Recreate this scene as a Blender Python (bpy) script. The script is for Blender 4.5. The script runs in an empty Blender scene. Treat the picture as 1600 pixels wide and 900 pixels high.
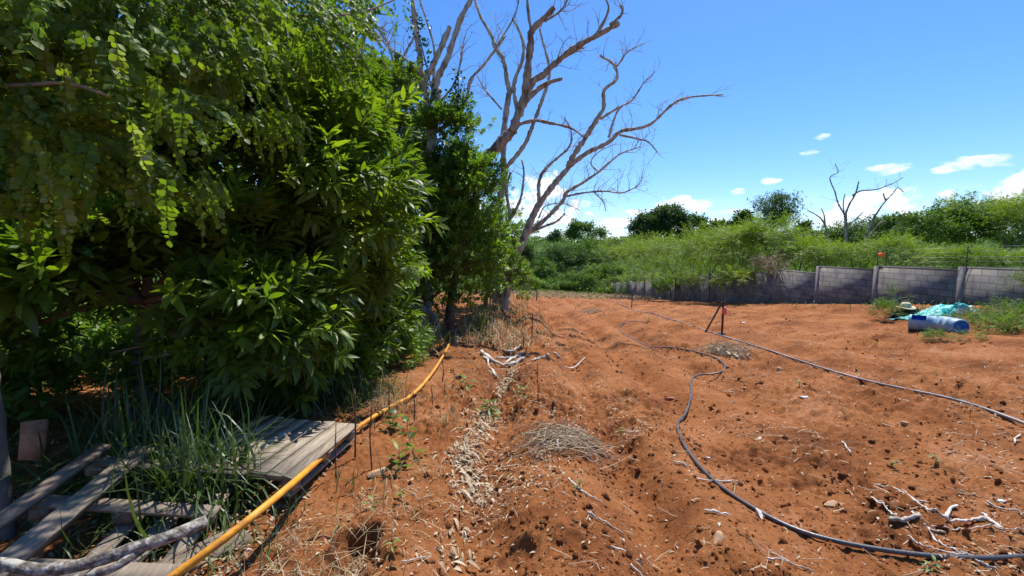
import bpy, math, random
import numpy as np
from mathutils import Vector, Matrix
R = np.random.RandomState
rng = R(7)
PI = math.pi
rad = math.radians
scene = bpy.context.scene
COL = scene.collection

# ---------------------------------------------------------------- camera geometry
F = 671.0
PITCH = math.atan(62.0 / F)
CAM = np.array([0.0, 0.0, 1.65])
cp, sp = math.cos(PITCH), math.sin(PITCH)

def ray(px, py):
    xc = (np.asarray(px, float) - 800.0) / F
    yc = (450.0 - np.asarray(py, float)) / F
    d = np.stack([xc, cp + yc * sp, -sp + yc * cp], -1)
    return d

def P(px, py, Y):
    """the place seen at photograph pixel (px,py) that lies Y metres ahead"""
    d = ray(px, py)
    return CAM + d * (np.asarray(Y, float) / d[..., 1])[..., None]

# ---------------------------------------------------------------- noise
def _h(ix, iy, seed):
    n = (ix * 374761393 + iy * 668265263 + seed * 974634777) & 0xffffffff
    n = ((n ^ (n >> 13)) * 1274126177) & 0xffffffff
    n = (n ^ (n >> 16)) & 0xffff
    return n / 65535.0

def vnoise(x, y, seed=0):
    x = np.asarray(x, float); y = np.asarray(y, float)
    ix = np.floor(x).astype(np.int64); iy = np.floor(y).astype(np.int64)
    fx = x - ix; fy = y - iy
    fx = fx * fx * fx * (fx * (fx * 6 - 15) + 10); fy = fy * fy * fy * (fy * (fy * 6 - 15) + 10)
    a = _h(ix, iy, seed); b = _h(ix + 1, iy, seed); c = _h(ix, iy + 1, seed); d = _h(ix + 1, iy + 1, seed)
    return (a + (b - a) * fx) * (1 - fy) + (c + (d - c) * fx) * fy

def fbm(x, y, freq, octs, seed=0, gain=0.5):
    s = 0.0; amp = 1.0; tot = 0.0
    for o in range(octs):
        a = 0.6 + o * 0.9
        xr = x * math.cos(a) - y * math.sin(a); yr = x * math.sin(a) + y * math.cos(a)
        s = s + amp * vnoise(xr * freq, yr * freq, seed + o * 17); tot += amp
        amp *= gain; freq *= 2.03
    return s / tot - 0.5

def sm(a, b, x):
    t = np.clip((x - a) / (b - a), 0, 1); return t * t * (3 - 2 * t)

# ---------------------------------------------------------------- terrain
BUMPS = []   # (x, y, radius, height) mounds (+) and holes (-)

FURROW = [1.0]
def Hm(x, y):
    x = np.asarray(x, float); y = np.asarray(y, float)
    yy = np.clip(y, -15, 62)
    w = sm(-0.3, 2.5, x)
    t = np.clip((x - 3) / 10, 0, 1)
    field = -0.07 * yy + t * (0.9 - 0.03 * yy)
    left = -0.03 * np.minimum(yy, 16) - 0.09 * np.maximum(yy - 16, 0)
    z = left * (1 - w) + field * w
    z = z + 0.35 * sm(11.2, 12.6, x) * sm(30, 10, y)
    z = z + 0.10 * np.exp(-((x - 0.9) / 0.55) ** 2) * sm(7, 11, y) * sm(30, 18, y)
    s = sm(85, 210, y)
    z = z * (1 - s) + 2.0 * s
    z = z + sm(250, 900, y) * -3.0
    # furrows
    ph = (x + 0.30 - 0.03 * y + 0.10 * (vnoise(x * .3, y * .35, 5) - .5)) / 1.15
    inside = sm(-0.75, -0.2, x) * sm(12.0, 11.0, x) * sm(50, 30, y) * sm(-6, -2, y)
    amp = (0.068 * sm(6.5, 1.5, x) + 0.040) * (0.55 + 0.9 * vnoise(x * .7, y * .55, 9))
    amp = amp * (1 - .85 * sm(.9, 1.7, x) * sm(5.5, 3.8, y))
    c = -np.cos(2 * PI * ph)
    z = z + FURROW[0] * inside * amp * (c - 0.35 * c * c)
    z = z + 0.05 * fbm(x, y, 0.45, 3, 31)
    return z

def micro(x, y):
    r = np.sqrt(x * x + y * y)
    fade = sm(70, 25, r)
    fld = sm(-1.6, -0.3, x) * 0.6 + 0.4
    n1 = fbm(x, y, 2.6, 3, 51) * 0.060
    n2 = fbm(x, y, 8.0, 4, 71, .6) * 0.062
    lump = np.clip(vnoise(x * 6.5 + 1.7 * vnoise(x * 3, y * 3, 4), y * 6.5, 91) - 0.60, 0, 1)
    patch = sm(0.42, 0.72, vnoise(x * 0.8, y * 0.6, 93))
    rough = sm(0.35, 0.7, vnoise(x * 0.5 + 8, y * 0.45, 97)) * 0.8 + 0.35
    n3 = lump * 0.13 * (patch + .15)
    l2 = np.clip(vnoise(x * 17, y * 17, 95) - 0.60, 0, 1) * 0.085 * (rough * .7 + patch)
    l3 = np.clip(vnoise(x * 38, y * 38, 96) - 0.62, 0, 1) * 0.04 * rough
    pit = np.clip(vnoise(x * 4.2, y * 3.6, 99) - 0.72, 0, 1) * -0.15 * patch + np.clip(vnoise(x * 11, y * 9.5, 98) - 0.70, 0, 1) * -0.12 * (patch + .35)
    z = (n1 * rough + n2 * rough + n3 + l2 + l3 + pit) * fade * fld
    for (bx, by, br, bh) in BUMPS:
        q = ((x - bx) ** 2 + (y - by) ** 2) / (br * br)
        m = q < 6
        if np.any(m):
            jit = 1 + 1.1 * (vnoise(x[m] * 14, y[m] * 14, 77) - .5) if np.ndim(x) else 1
            if np.ndim(x):
                z[m] += bh * np.exp(-(q[m] * jit) ** (2.2 if bh < 0 else 1.0))
            else:
                z = z + bh * np.exp(-q)
    return z

def H(x, y):
    x = np.atleast_1d(np.asarray(x, float)).copy(); y = np.atleast_1d(np.asarray(y, float)).copy()
    return Hm(x, y) + micro(x, y)

def G(px, py, h=0.0):
    """where the line of sight through a photograph pixel meets the ground (raised by h)"""
    d = np.atleast_2d(ray(px, py)); h = np.broadcast_to(np.asarray(h, float), (len(d),))
    ts = 0.9 * 1.05 ** np.arange(104)
    p = CAM + d[:, None, :] * ts[None, :, None]
    f = p[..., 2] < Hm(p[..., 0], p[..., 1]) + h[:, None]
    f[:, -1] = True
    k = np.maximum(np.argmax(f, 1), 1); lo, hi = ts[k - 1], ts[k]
    for _ in range(11):
        m = (lo + hi) / 2; p = CAM + d * m[:, None]
        b = p[:, 2] < Hm(p[:, 0], p[:, 1]) + h
        hi = np.where(b, m, hi); lo = np.where(b, lo, m)
    p = CAM + d * hi[:, None]
    return p if np.ndim(px) else p[0]

for (a, b, r_, h_) in [(560, 845, .13, -.17), (600, 838, .16, .06), (535, 885, .12, -.10), (812, 862, .10, -.09), (880, 845, .10, -.06),
                       (985, 712, .30, .10), (985, 712, .10, -.09), (868, 640, .12, -.07), (800, 790, .3, .05), (905, 590, .25, .05),
                       (1300, 668, .5, .05), (820, 668, .2, .06), (960, 560, .4, .07), (1365, 690, .3, .05), (1480, 640, .5, .06)]:
    g = G(a, b); BUMPS.append((g[0], g[1], r_, h_))

# ---------------------------------------------------------------- mesh building
class MB:
    def __init__(s): s.V = []; s.T = []; s.A = []; s.n = 0
    def add(s, V, T, a=0.5):
        V = np.asarray(V, float); T = np.asarray(T, np.int64)
        s.V.append(V); s.T.append(T + s.n)
        s.A.append(np.broadcast_to(np.asarray(a, float), (len(V),)).copy()); s.n += len(V)
        return s
    def cat(s): return np.concatenate(s.V), np.concatenate(s.T), np.concatenate(s.A)
    def build(s, name, mat, parent=None, smooth=False, origin=None):
        V, T, A = s.cat()
        o = np.zeros(3) if origin is None else np.asarray(origin, float)
        me = bpy.data.meshes.new(name)
        me.vertices.add(len(V)); me.vertices.foreach_set('co', (V - o).astype(np.float32).ravel())
        me.loops.add(T.size); me.loops.foreach_set('vertex_index', T.astype(np.int32).ravel())
        k = T.shape[1]
        me.polygons.add(len(T)); me.polygons.foreach_set('loop_start', np.arange(0, T.size, k, dtype=np.int32))
        me.polygons.foreach_set('loop_total', np.full(len(T), k, np.int32))
        if smooth: me.polygons.foreach_set('use_smooth', np.ones(len(T), bool))
        at = me.attributes.new('tone', 'FLOAT', 'POINT'); at.data.foreach_set('value', A.astype(np.float32))
        me.materials.append(mat)
        me.update(calc_edges=True)
        ob = bpy.data.objects.new(name, me); COL.objects.link(ob)
        ob.location = o
        if parent is not None:
            ob.parent = parent; ob.location = Vector(o) - parent.location
        return ob

def tag(o, label=None, cat=None, group=None, kind=None):
    if label: o['label'] = label
    if cat: o['category'] = cat
    if group: o['group'] = group
    if kind: o['kind'] = kind
    return o

def thing(name, label, cat, loc=(0, 0, 0), group=None):
    o = bpy.data.objects.new(name, None); COL.objects.link(o)
    o.location = Vector([float(c) for c in loc]); o.empty_display_size = .2
    return tag(o, label, cat, group)

def norm(v):
    v = np.asarray(v, float); return v / (np.linalg.norm(v, axis=-1, keepdims=True) + 1e-9)

def tube(pts, r, sides=8, bump=0.0, seed=0, cap=True):
    pts = np.asarray(pts, float); n = len(pts)
    r = np.broadcast_to(np.asarray(r, float), (n,))
    t = np.zeros_like(pts); t[1:-1] = pts[2:] - pts[:-2]; t[0] = pts[1] - pts[0]; t[-1] = pts[-1] - pts[-2]
    t = norm(t)
    a = np.array([0, 0, 1.0]) if abs(t[0][2]) < .9 else np.array([1.0, 0, 0])
    u = norm(np.cross(t[0], a)); V = []
    ang = np.arange(sides) * 2 * PI / sides; rs = R(seed + 3)
    for i in range(n):
        u = norm(u - t[i] * np.dot(u, t[i])); w = np.cross(t[i], u)
        rr = r[i] * (1 + bump * (rs.rand(sides) - .5) * 2)
        V.append(pts[i] + (np.cos(ang) * rr)[:, None] * u + (np.sin(ang) * rr)[:, None] * w)
    V = np.concatenate(V); T = []
    i = np.arange(n - 1)[:, None] * sides; k = np.arange(sides)[None, :]; k2 = (k + 1) % sides
    a0 = (i + k).ravel(); b0 = (i + k2).ravel(); c0 = (i + sides + k2).ravel(); d0 = (i + sides + k).ravel()
    T = np.concatenate([np.stack([a0, b0, c0], 1), np.stack([a0, c0, d0], 1)])
    if cap:
        V = np.concatenate([V, pts[:1], pts[-1:]]); m = n * sides; kk = np.arange(sides); k2 = (kk + 1) % sides
        T = np.concatenate([T, np.stack([k2, kk, np.full(sides, m)], 1), np.stack([(n - 1) * sides + kk, (n - 1) * sides + k2, np.full(sides, m + 1)], 1)])
    return V, T

def spline(pts, step):
    """Catmull-Rom through pts (any dimension), resampled"""
    p = np.asarray(pts, float)
    if len(p) < 3:
        m = max(2, int(np.linalg.norm(p[-1] - p[0]) / step) + 1)
        return p[0] + (p[-1] - p[0]) * np.linspace(0, 1, m)[:, None]
    q = np.concatenate([[2 * p[0] - p[1]], p, [2 * p[-1] - p[-2]]]); out = []
    for i in range(1, len(q) - 2):
        L = np.linalg.norm(q[i + 1] - q[i]); m = max(2, int(math.ceil(L / step)))
        t = np.linspace(0, 1, m, endpoint=False)[:, None]
        out.append(.5 * ((2 * q[i]) + (-q[i - 1] + q[i + 1]) * t + (2 * q[i - 1] - 5 * q[i] + 4 * q[i + 1] - q[i + 2]) * t ** 2 + (-q[i - 1] + 3 * q[i] - 3 * q[i + 1] + q[i + 2]) * t ** 3))
    out.append(p[-1:]); return np.concatenate(out)

def box(c, s, rz=0.0, M=None, chip=0.0, seed=0):
    c = np.asarray(c, float); s = np.asarray(s, float) / 2
    b = min(s) * 0.12
    V = []; 
    for z in (-1, 1):
        for (x, y) in ((-1, -1), (1, -1), (1, 1), (-1, 1)):
            V.append((x * s[0], y * s[1], z * s[2]))
    V = np.array(V)
    if chip: V = V + (R(seed).rand(*V.shape) - .5) * chip
    T = np.array([(0, 2, 1), (0, 3, 2), (4, 5, 6), (4, 6, 7), (0, 1, 5), (0, 5, 4), (1, 2, 6), (1, 6, 5), (2, 3, 7), (2, 7, 6), (3, 0, 4), (3, 4, 7)])
    if M is not None: V = V @ np.asarray(M, float).T
    if rz:
        cr, sr = math.cos(rz), math.sin(rz); V = V @ np.array([[cr, sr, 0], [-sr, cr, 0], [0, 0, 1]])
    return V + c, T

def ico(sub=1):
    import bmesh
    bm = bmesh.new(); bmesh.ops.create_icosphere(bm, subdivisions=sub, radius=1)
    V = np.array([v.co[:] for v in bm.verts]); T = np.array([[v.index for v in f.verts] for f in bm.faces]); bm.free()
    return V, T

def n3(V, f, seed):
    return (vnoise(V[:, 0] * f + 9, V[:, 1] * f + V[:, 2] * f * .7, seed) + vnoise(V[:, 2] * f - 4, V[:, 0] * f * .6 - V[:, 1] * f, seed + 5)) / 2 - .5

def rock(seed, sub=2, rough=.5, flat=.6):
    V, T = ico(sub); V = V * (1 + rough * n3(V, 1.3, seed) * 2 + rough * .5 * n3(V, 3.4, seed + 2))[:, None]
    rs = R(seed)
    for _ in range(10):       # flattened facets
        d = norm(rs.randn(3)); k = V @ d; lim = .36 + .3 * rs.rand(); m = k > lim; V[m] -= np.outer(k[m] - lim, d) * .97
    V[:, 2] *= flat; return V, T

# leaf and twig shapes ----------------------------------------------------------
def leaf(L=1.0, W=.28, rows=3, fold=.22, curl=.25, power=.85, stalk=.06):
    ts = np.linspace(0, 1, rows + 2); V = []; T = []; stalk = stalk * L
    for i, t in enumerate(ts):
        w = W / 2 * math.sin(PI * t ** power) ** .8 if 0 < i < len(ts) - 1 else 0
        y = stalk + t * (L - stalk); z = -curl * L * t * t
        V.append((0, y, z))
        if w: V.append((-w, y, z + fold * w)); V.append((w, y, z + fold * w))
    # indices: 0 base, then triples, last tip
    c = [0] + [1 + 3 * k for k in range(rows)] + [1 + 3 * rows]
    T += [(0, 1, 2), (0, 3, 1)]
    for k in range(rows - 1):
        a = 1 + 3 * k; b = a + 3
        T += [(a, b, a + 1), (b, b + 1, a + 1), (a, a + 2, b), (b, a + 2, b + 2)]
    a = 1 + 3 * (rows - 1); T += [(a, c[-1], a + 1), (a, a + 2, c[-1])]
    return np.array(V, float), np.array(T)

def basis(d, up=(0, 0, 1.0)):
    d = norm(d); up = np.broadcast_to(np.asarray(up, float), d.shape)
    x = np.cross(d, up); bad = np.linalg.norm(x, axis=-1) < 1e-3
    x = np.where(bad[..., None], np.array([1.0, 0, 0]), x); x = norm(x); z = np.cross(x, d)
    return np.stack([x, d, z], -1)      # columns: side, along, normal

def roll(B, a):
    c, s = np.cos(a)[..., None], np.sin(a)[..., None]
    x = B[..., 0] * c + B[..., 2] * s; z = -B[..., 0] * s + B[..., 2] * c
    return np.stack([x, B[..., 1], z], -1)

def inst(tpl, pos, B, sc, tone, mb, tonemix=.35):
    V, T = tpl[0], tpl[1]; A = tpl[2] if len(tpl) > 2 else np.full(len(V), .5)
    N = len(pos); sc = np.broadcast_to(np.asarray(sc, float), (N,)); tone = np.broadcast_to(np.asarray(tone, float), (N,))
    W = np.einsum('nij,vj->nvi', B * sc[:, None, None], V) + pos[:, None, :]
    TT = T[None] + (np.arange(N) * len(V))[:, None, None]
    a = tone[:, None] * (1 - tonemix) + A[None] * tonemix
    mb.add(W.reshape(-1, 3), TT.reshape(-1, T.shape[1]), a.ravel())

def twig(seed, n=10, L=.16, W=.045, stem=.22, droop=.35, spread=1.0, rows=3, curl=.25, stemr=.0022, tipbunch=.4, power=.85):
    """a leafy twig along +Y, base at the origin"""
    rs = R(seed); mb = MB()
    st = np.array([(0, 0, 0), (0, stem * .5, .012), (0, stem, 0)])
    V, T = tube(st, [stemr * 1.4, stemr, stemr * .6], 3, cap=False); mb.add(V, T, .3)
    for i in range(n):
        t = (i + .6) / n; t = t ** (1 - tipbunch) if i < n - 1 else 1.0
        ang = i * 2.4 + rs.rand() * .5
        out = np.array([math.cos(ang), 0, math.sin(ang)]) * spread
        d = norm(out + np.array([0, .55 + .8 * t, 0]) + np.array([0, 0, -droop]))
        s = L * (.7 + .5 * rs.rand()) * (.75 + .35 * math.sin(PI * t))
        lv, lt = leaf(s, W * s / L, rows, .25, curl * (.5 + rs.rand()), power)
        B = basis(d, norm(np.array([0, .5, 1]) + rs.randn(3) * .35)); mb.add(lv @ B.T + np.array([0, stem * t, 0]), lt, rs.rand())
    return mb.cat()

def pinnate(seed, n=9, L=.26, lw=.040, ll=.048, sag=.25, rows=2, power=.75):
    """a leaf with paired round leaflets"""
    rs = R(seed); mb = MB()
    t = np.linspace(0, 1, 7); mid = np.stack([0 * t, L * t, -sag * L * t * t], 1)
    V, T = tube(mid, .0012 * L / .26, 3, cap=False); mb.add(V, T, .35)
    for i in range(n * 2 + 1):
        k = i // 2; s = 1 if i % 2 else -1; tt = .14 + .86 * k / n if i < n * 2 else 1.0
        p = np.array([0, L * tt, -sag * L * tt * tt])
        d = norm(np.array([s * .85, .55, -.35 + .25 * rs.randn()])) if i < n * 2 else np.array([0, 1.0, -.3])
        q = (.65 + .35 * math.sin(PI * min(tt, .9))) * (.7 + .5 * rs.rand())
        if rs.rand() < .06: continue
        lv, lt = leaf(ll * q, lw * q, rows, .18, .15, power, .05)
        B = basis(d, norm(np.array([0, .15, 1]) + rs.randn(3) * .42)); mb.add(lv @ B.T + p, lt, rs.rand())
    return mb.cat()

def spray(seed, n=12, L=.5, W=.5, ll=.16, lw=.035):
    """feathery spray: narrow slivers either side of a drooping axis"""
    rs = R(seed); mb = MB()
    for i in range(n):
        s = 1 if i % 2 else -1; t = (i + 1) / n; p = np.array([0, L * t, -.18 * L * t * t])
        d = norm(np.array([s * (1.0 - .5 * t), .55 + .3 * rs.rand(), -.2 + .3 * rs.randn()]))
        q = ll * (.7 + .6 * rs.rand()); lv, lt = leaf(q, lw * (.7 + .6 * rs.rand()), 1, .1, .25, 1, 0)
        B = basis(d, norm(np.array([0, .1, 1]) + rs.randn(3) * .4)); mb.add(lv @ B.T + p, lt, rs.rand())
    return mb.cat()

def clump(seed, n=10, R_=.35, ll=.22, lw=.12):
    """a ball-ish tuft of leaves for trees seen from afar"""
    rs = R(seed); mb = MB()
    for i in range(n):
        d = norm(rs.randn(3) + np.array([0, .5, 0])); p = d * R_ * rs.rand() ** .5
        lv, lt = leaf(ll * (.6 + .8 * rs.rand()), lw * (.6 + .8 * rs.rand()), 1, .2, .2, 1, 0)
        B = basis(norm(d + rs.randn(3) * .6), norm(np.array([0, .6, 1]) + rs.randn(3) * .5)); mb.add(lv @ B.T + p, lt, rs.rand())
    return mb.cat()

# ---------------------------------------------------------------- materials
def newmat(name):
    m = bpy.data.materials.new(name); m.use_nodes = True; nt = m.node_tree; nt.nodes.clear()
    out = nt.nodes.new('ShaderNodeOutputMaterial'); return m, nt, out

def nd(nt, typ, **kw):
    n = nt.nodes.new(typ)
    for k, v in kw.items():
        if k in ('ops',): continue
        if hasattr(n, k): setattr(n, k, v)
    return n

def ramp(nt, fac, stops):
    r = nt.nodes.new('ShaderNodeValToRGB'); e = r.color_ramp.elements
    while len(e) < len(stops): e.new(.5)
    for i, (p, c) in enumerate(stops): e[i].position = p; e[i].color = (*c, 1)
    nt.links.new(fac, r.inputs[0]); return r.outputs[0]

def mat_leaf(name, stops, trans=.38, rough=.42, tcol=(1.25, 1.35, .35), spec=.5, noise_scale=0):
    m, nt, out = newmat(name); L = nt.links.new
    at = nd(nt, 'ShaderNodeAttribute', attribute_name='tone')
    col = ramp(nt, at.outputs['Fac'], stops)
    p = nd(nt, 'ShaderNodeBsdfPrincipled'); p.inputs['Roughness'].default_value = rough
    p.inputs['Specular IOR Level'].default_value = spec
    L(col, p.inputs['Base Color'])
    tm = nd(nt, 'ShaderNodeMix', data_type='RGBA', blend_type='MULTIPLY'); tm.inputs[0].default_value = 1
    L(col, tm.inputs[6]); tm.inputs[7].default_value = (*tcol, 1)
    t = nd(nt, 'ShaderNodeBsdfTranslucent'); L(tm.outputs[2], t.inputs[0])
    mx = nd(nt, 'ShaderNodeMixShader'); mx.inputs[0].default_value = trans
    L(p.outputs[0], mx.inputs[1]); L(t.outputs[0], mx.inputs[2]); L(mx.outputs[0], out.inputs[0]); return m

def mat_rough(name, stops, scale=8, rough=.85, bump=.3, bscale=40, detail=5, tone_mix=0.0, spec=.3, stretch=(1, 1, 1), metallic=0, bdist=.01):
    m, nt, out = newmat(name); L = nt.links.new
    tc = nd(nt, 'ShaderNodeTexCoord'); mp = nd(nt, 'ShaderNodeMapping'); mp.inputs['Scale'].default_value = stretch; L(tc.outputs['Object'], mp.inputs[0])
    n = nd(nt, 'ShaderNodeTexNoise'); n.inputs['Scale'].default_value = scale; n.inputs['Detail'].default_value = detail; L(mp.outputs[0], n.inputs['Vector'])
    fac = n.outputs['Fac']
    if tone_mix:
        at = nd(nt, 'ShaderNodeAttribute', attribute_name='tone'); mx = nd(nt, 'ShaderNodeMix', data_type='FLOAT'); mx.inputs[0].default_value = tone_mix
        L(fac, mx.inputs[2]); L(at.outputs['Fac'], mx.inputs[3]); fac = mx.outputs[0]
    col = ramp(nt, fac, stops)
    p = nd(nt, 'ShaderNodeBsdfPrincipled'); p.inputs['Roughness'].default_value = rough; p.inputs['Specular IOR Level'].default_value = spec
    p.inputs['Metallic'].default_value = metallic
    L(col, p.inputs['Base Color'])
    if bump:
        b = nd(nt, 'ShaderNodeTexNoise'); b.inputs['Scale'].default_value = bscale; b.inputs['Detail'].default_value = 4; L(mp.outputs[0], b.inputs['Vector'])
        bp = nd(nt, 'ShaderNodeBump'); bp.inputs['Strength'].default_value = bump; bp.inputs['Distance'].default_value = bdist; L(b.outputs['Fac'], bp.inputs['Height']); L(bp.outputs[0], p.inputs['Normal'])
    L(p.outputs[0], out.inputs[0]); return m

def g4(a, b, c, d): return [(0, a), (.35, b), (.72, c), (1, d)]

M = {}
M['lance'] = mat_leaf('glossy_lance_leaf', [(0, (.05, .095, .014)), (.35, (.10, .17, .02)), (.7, (.19, .27, .028)), (.92, (.27, .34, .04)), (.97, (.34, .36, .06)), (1, (.42, .30, .07))], .55, .42, spec=.42)
M['round'] = mat_leaf('round_leaflet', [(0, (.05, .10, .015)), (.45, (.125, .20, .024)), (.8, (.22, .29, .04)), (.90, (.22, .28, .11)), (.97, (.27, .33, .19)), (1, (.33, .36, .23))], .52, .55, spec=.3)
M['small'] = mat_leaf('small_tree_leaf', [(0, (.06, .105, .016)), (.5, (.125, .19, .024)), (1, (.26, .32, .045))], .52, .42)
M['bright'] = mat_leaf('bright_shrub_leaf', [(0, (.07, .14, .02)), (.5, (.13, .23, .03)), (1, (.26, .34, .05))], .5, .48)
M['feather'] = mat_leaf('feathery_leaf', [(0, (.05, .10, .02)), (.35, (.14, .22, .03)), (.75, (.28, .36, .055)), (1, (.42, .38, .13))], .42, .6, spec=.3)
M['far_dark'] = mat_leaf('dark_far_leaf', [(0, (.022, .052, .018)), (.5, (.048, .10, .028)), (1, (.11, .18, .04))], .32, .6, spec=.25)
M['far_mid'] = mat_leaf('mid_far_leaf', [(0, (.04, .085, .02)), (.5, (.085, .16, .03)), (1, (.18, .26, .05))], .36, .6, spec=.25)
M['far_light'] = mat_leaf('light_far_leaf', [(0, (.06, .12, .03)), (.5, (.11, .19, .04)), (1, (.19, .27, .06))], .3, .6, spec=.25)
M['ivy'] = mat_leaf('ivy_leaf', [(0, (.012, .04, .012)), (1, (.04, .10, .02))], .2, .4)
M['grass'] = mat_leaf('long_grass_blade', [(0, (.04, .075, .026)), (.6, (.08, .125, .036)), (.9, (.16, .20, .06)), (1, (.38, .33, .18))], .35, .42)
M['straw'] = mat_leaf('dry_straw', [(0, (.24, .17, .09)), (.5, (.40, .31, .18)), (.85, (.52, .43, .27)), (1, (.22, .26, .08))], .2, .7, (1.1, 1, .7), .2)
M['litter'] = mat_leaf('pale_dry_leaf', [(0, (.20, .13, .075)), (.4, (.36, .26, .16)), (.75, (.52, .42, .29)), (1, (.68, .63, .54))], .12, .7, (1.1, 1, .7), .2)
M['deadwood'] = mat_rough('bleached_dead_wood', [(.32, (.13, .10, .08)), (.45, (.34, .30, .25)), (.6, (.47, .43, .37)), (.75, (.57, .53, .47))], 9, .88, .9, 40, stretch=(1, 1, .3), detail=8, bdist=.02)
M['brownwood'] = mat_rough('brown_bark', [(.25, (.12, .085, .06)), (.5, (.24, .18, .13)), (.8, (.36, .29, .22))], 6, .9, .6, 45, stretch=(1, 1, .4))
M['greybark'] = mat_rough('grey_bark', [(.25, (.05, .042, .034)), (.5, (.11, .095, .078)), (.8, (.2, .18, .15))], 6, .9, .6, 45, stretch=(1, 1, .4))
M['tanwood'] = mat_rough('tan_dead_wood', [(.32, (.11, .08, .06)), (.45, (.27, .21, .165)), (.6, (.38, .32, .265)), (.75, (.48, .43, .37))], 9, .88, .9, 40, stretch=(1, 1, .3), detail=8, bdist=.02)
M['whitewood'] = mat_rough('sun_bleached_stick', [(.3, (.30, .24, .19)), (.45, (.54, .48, .41)), (.7, (.72, .67, .60))], 26, .85, .7, 120, tone_mix=.25)
M['twigwood'] = mat_rough('dry_twig', [(.2, (.17, .11, .07)), (.5, (.37, .27, .175)), (.8, (.56, .45, .31))], 6, .85, 0, tone_mix=.7)
M['darkstake'] = mat_rough('dark_dry_stem', [(.2, (.05, .028, .02)), (.6, (.13, .08, .055)), (.9, (.26, .19, .14))], 14, .9, .4, 80)
M['rock'] = mat_rough('tan_rock', [(.25, (.30, .15, .075)), (.55, (.42, .27, .16)), (.85, (.52, .40, .27))], 9, .9, .5, 40)
M['whiterock'] = mat_rough('pale_rock', [(.25, (.40, .29, .21)), (.5, (.60, .54, .46)), (.85, (.72, .69, .63))], 9, .9, .5, 40)
M['redrock'] = mat_rough('reddish_rock', [(.25, (.26, .10, .05)), (.6, (.42, .19, .10)), (.9, (.48, .27, .17))], 9, .9, .5, 40)
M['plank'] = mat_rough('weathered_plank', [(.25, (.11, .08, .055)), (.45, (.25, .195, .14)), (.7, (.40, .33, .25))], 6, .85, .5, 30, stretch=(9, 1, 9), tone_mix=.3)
M['plankdark'] = mat_rough('shaded_plank', [(.2, (.09, .065, .045)), (.5, (.20, .155, .115)), (.8, (.32, .27, .21))], 6, .85, .5, 30, stretch=(9, 1, 9), tone_mix=.3)  # darker copy of the plank, with the tree's shade put into its colour
M['log'] = mat_rough('lichen_log', [(.35, (.07, .055, .045)), (.5, (.17, .145, .12)), (.62, (.36, .34, .30))], 30, .9, .8, 60)
M['yellow'] = mat_rough('yellow_plastic_pipe', [(.3, (.40, .17, .035)), (.45, (.60, .24, .02)), (.6, (.70, .30, .02)), (.74, (.62, .38, .14))], 9, .55, .3, 40, spec=.4)
M['blackhose'] = mat_rough('black_polythene_hose', [(.3, (.045, .044, .048)), (.6, (.085, .08, .08)), (.8, (.22, .15, .11))], 12, .36, .1, 60, spec=.6)
M['greyhose'] = mat_rough('dusty_grey_hose', [(.3, (.14, .12, .12)), (.55, (.30, .26, .25)), (.85, (.46, .38, .34))], 5, .5, .1, 60, spec=.5)
M['barrel'] = mat_rough('faded_blue_drum', [(.25, (.10, .23, .38)), (.5, (.22, .36, .46)), (.75, (.42, .50, .50))], 4, .5, .1, 30, spec=.4)
M['barrelblue'] = mat_rough('deep_blue_drum', [(.25, (.004, .05, .28)), (.6, (.015, .20, .62)), (.9, (.06, .33, .68))], 5, .65, .1, 30, spec=.25)
M['tarp'] = mat_rough('turquoise_tarp', [(.2, (.02, .34, .34)), (.55, (.03, .50, .48)), (.85, (.15, .62, .58))], 5, .5, .2, 30, spec=.4)
M['hat'] = mat_rough('cream_straw_hat', [(.3, (.55, .45, .28)), (.6, (.70, .60, .42))], 30, .8, .3, 120)
M['cloth'] = mat_rough('dark_cloth', [(.3, (.02, .022, .02)), (.7, (.07, .075, .07))], 8, .9, .3, 40)
M['iron'] = mat_rough('rusty_iron', [(.3, (.03, .022, .018)), (.6, (.07, .04, .028)), (.85, (.14, .07, .04))], 12, .8, .3, 60)
M['metal'] = mat_rough('galvanised_wire', [(.3, (.10, .10, .10)), (.7, (.28, .28, .28))], 12, .45, 0, metallic=.6)
M['black'] = mat_rough('black_plastic', [(.3, (.01, .01, .01)), (.8, (.03, .03, .03))], 12, .5, 0)
M['orange'] = mat_rough('orange_plastic', [(.3, (.75, .16, .03)), (.7, (.85, .24, .05))], 12, .5, 0)
M['coral'] = mat_rough('coral_plastic', [(.3, (.75, .12, .07)), (.7, (.85, .20, .12))], 12, .5, 0)
M['litterbag'] = mat_rough('white_plastic_scrap', [(.3, (.6, .6, .62)), (.7, (.8, .8, .8))], 12, .4, .3, 40)
M['clod'] = mat_rough('red_clod', [(.2, (.17, .058, .026)), (.5, (.29, .105, .045)), (.8, (.38, .16, .08))], 4, .95, .5, 50, tone_mix=.5, spec=.1)

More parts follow.
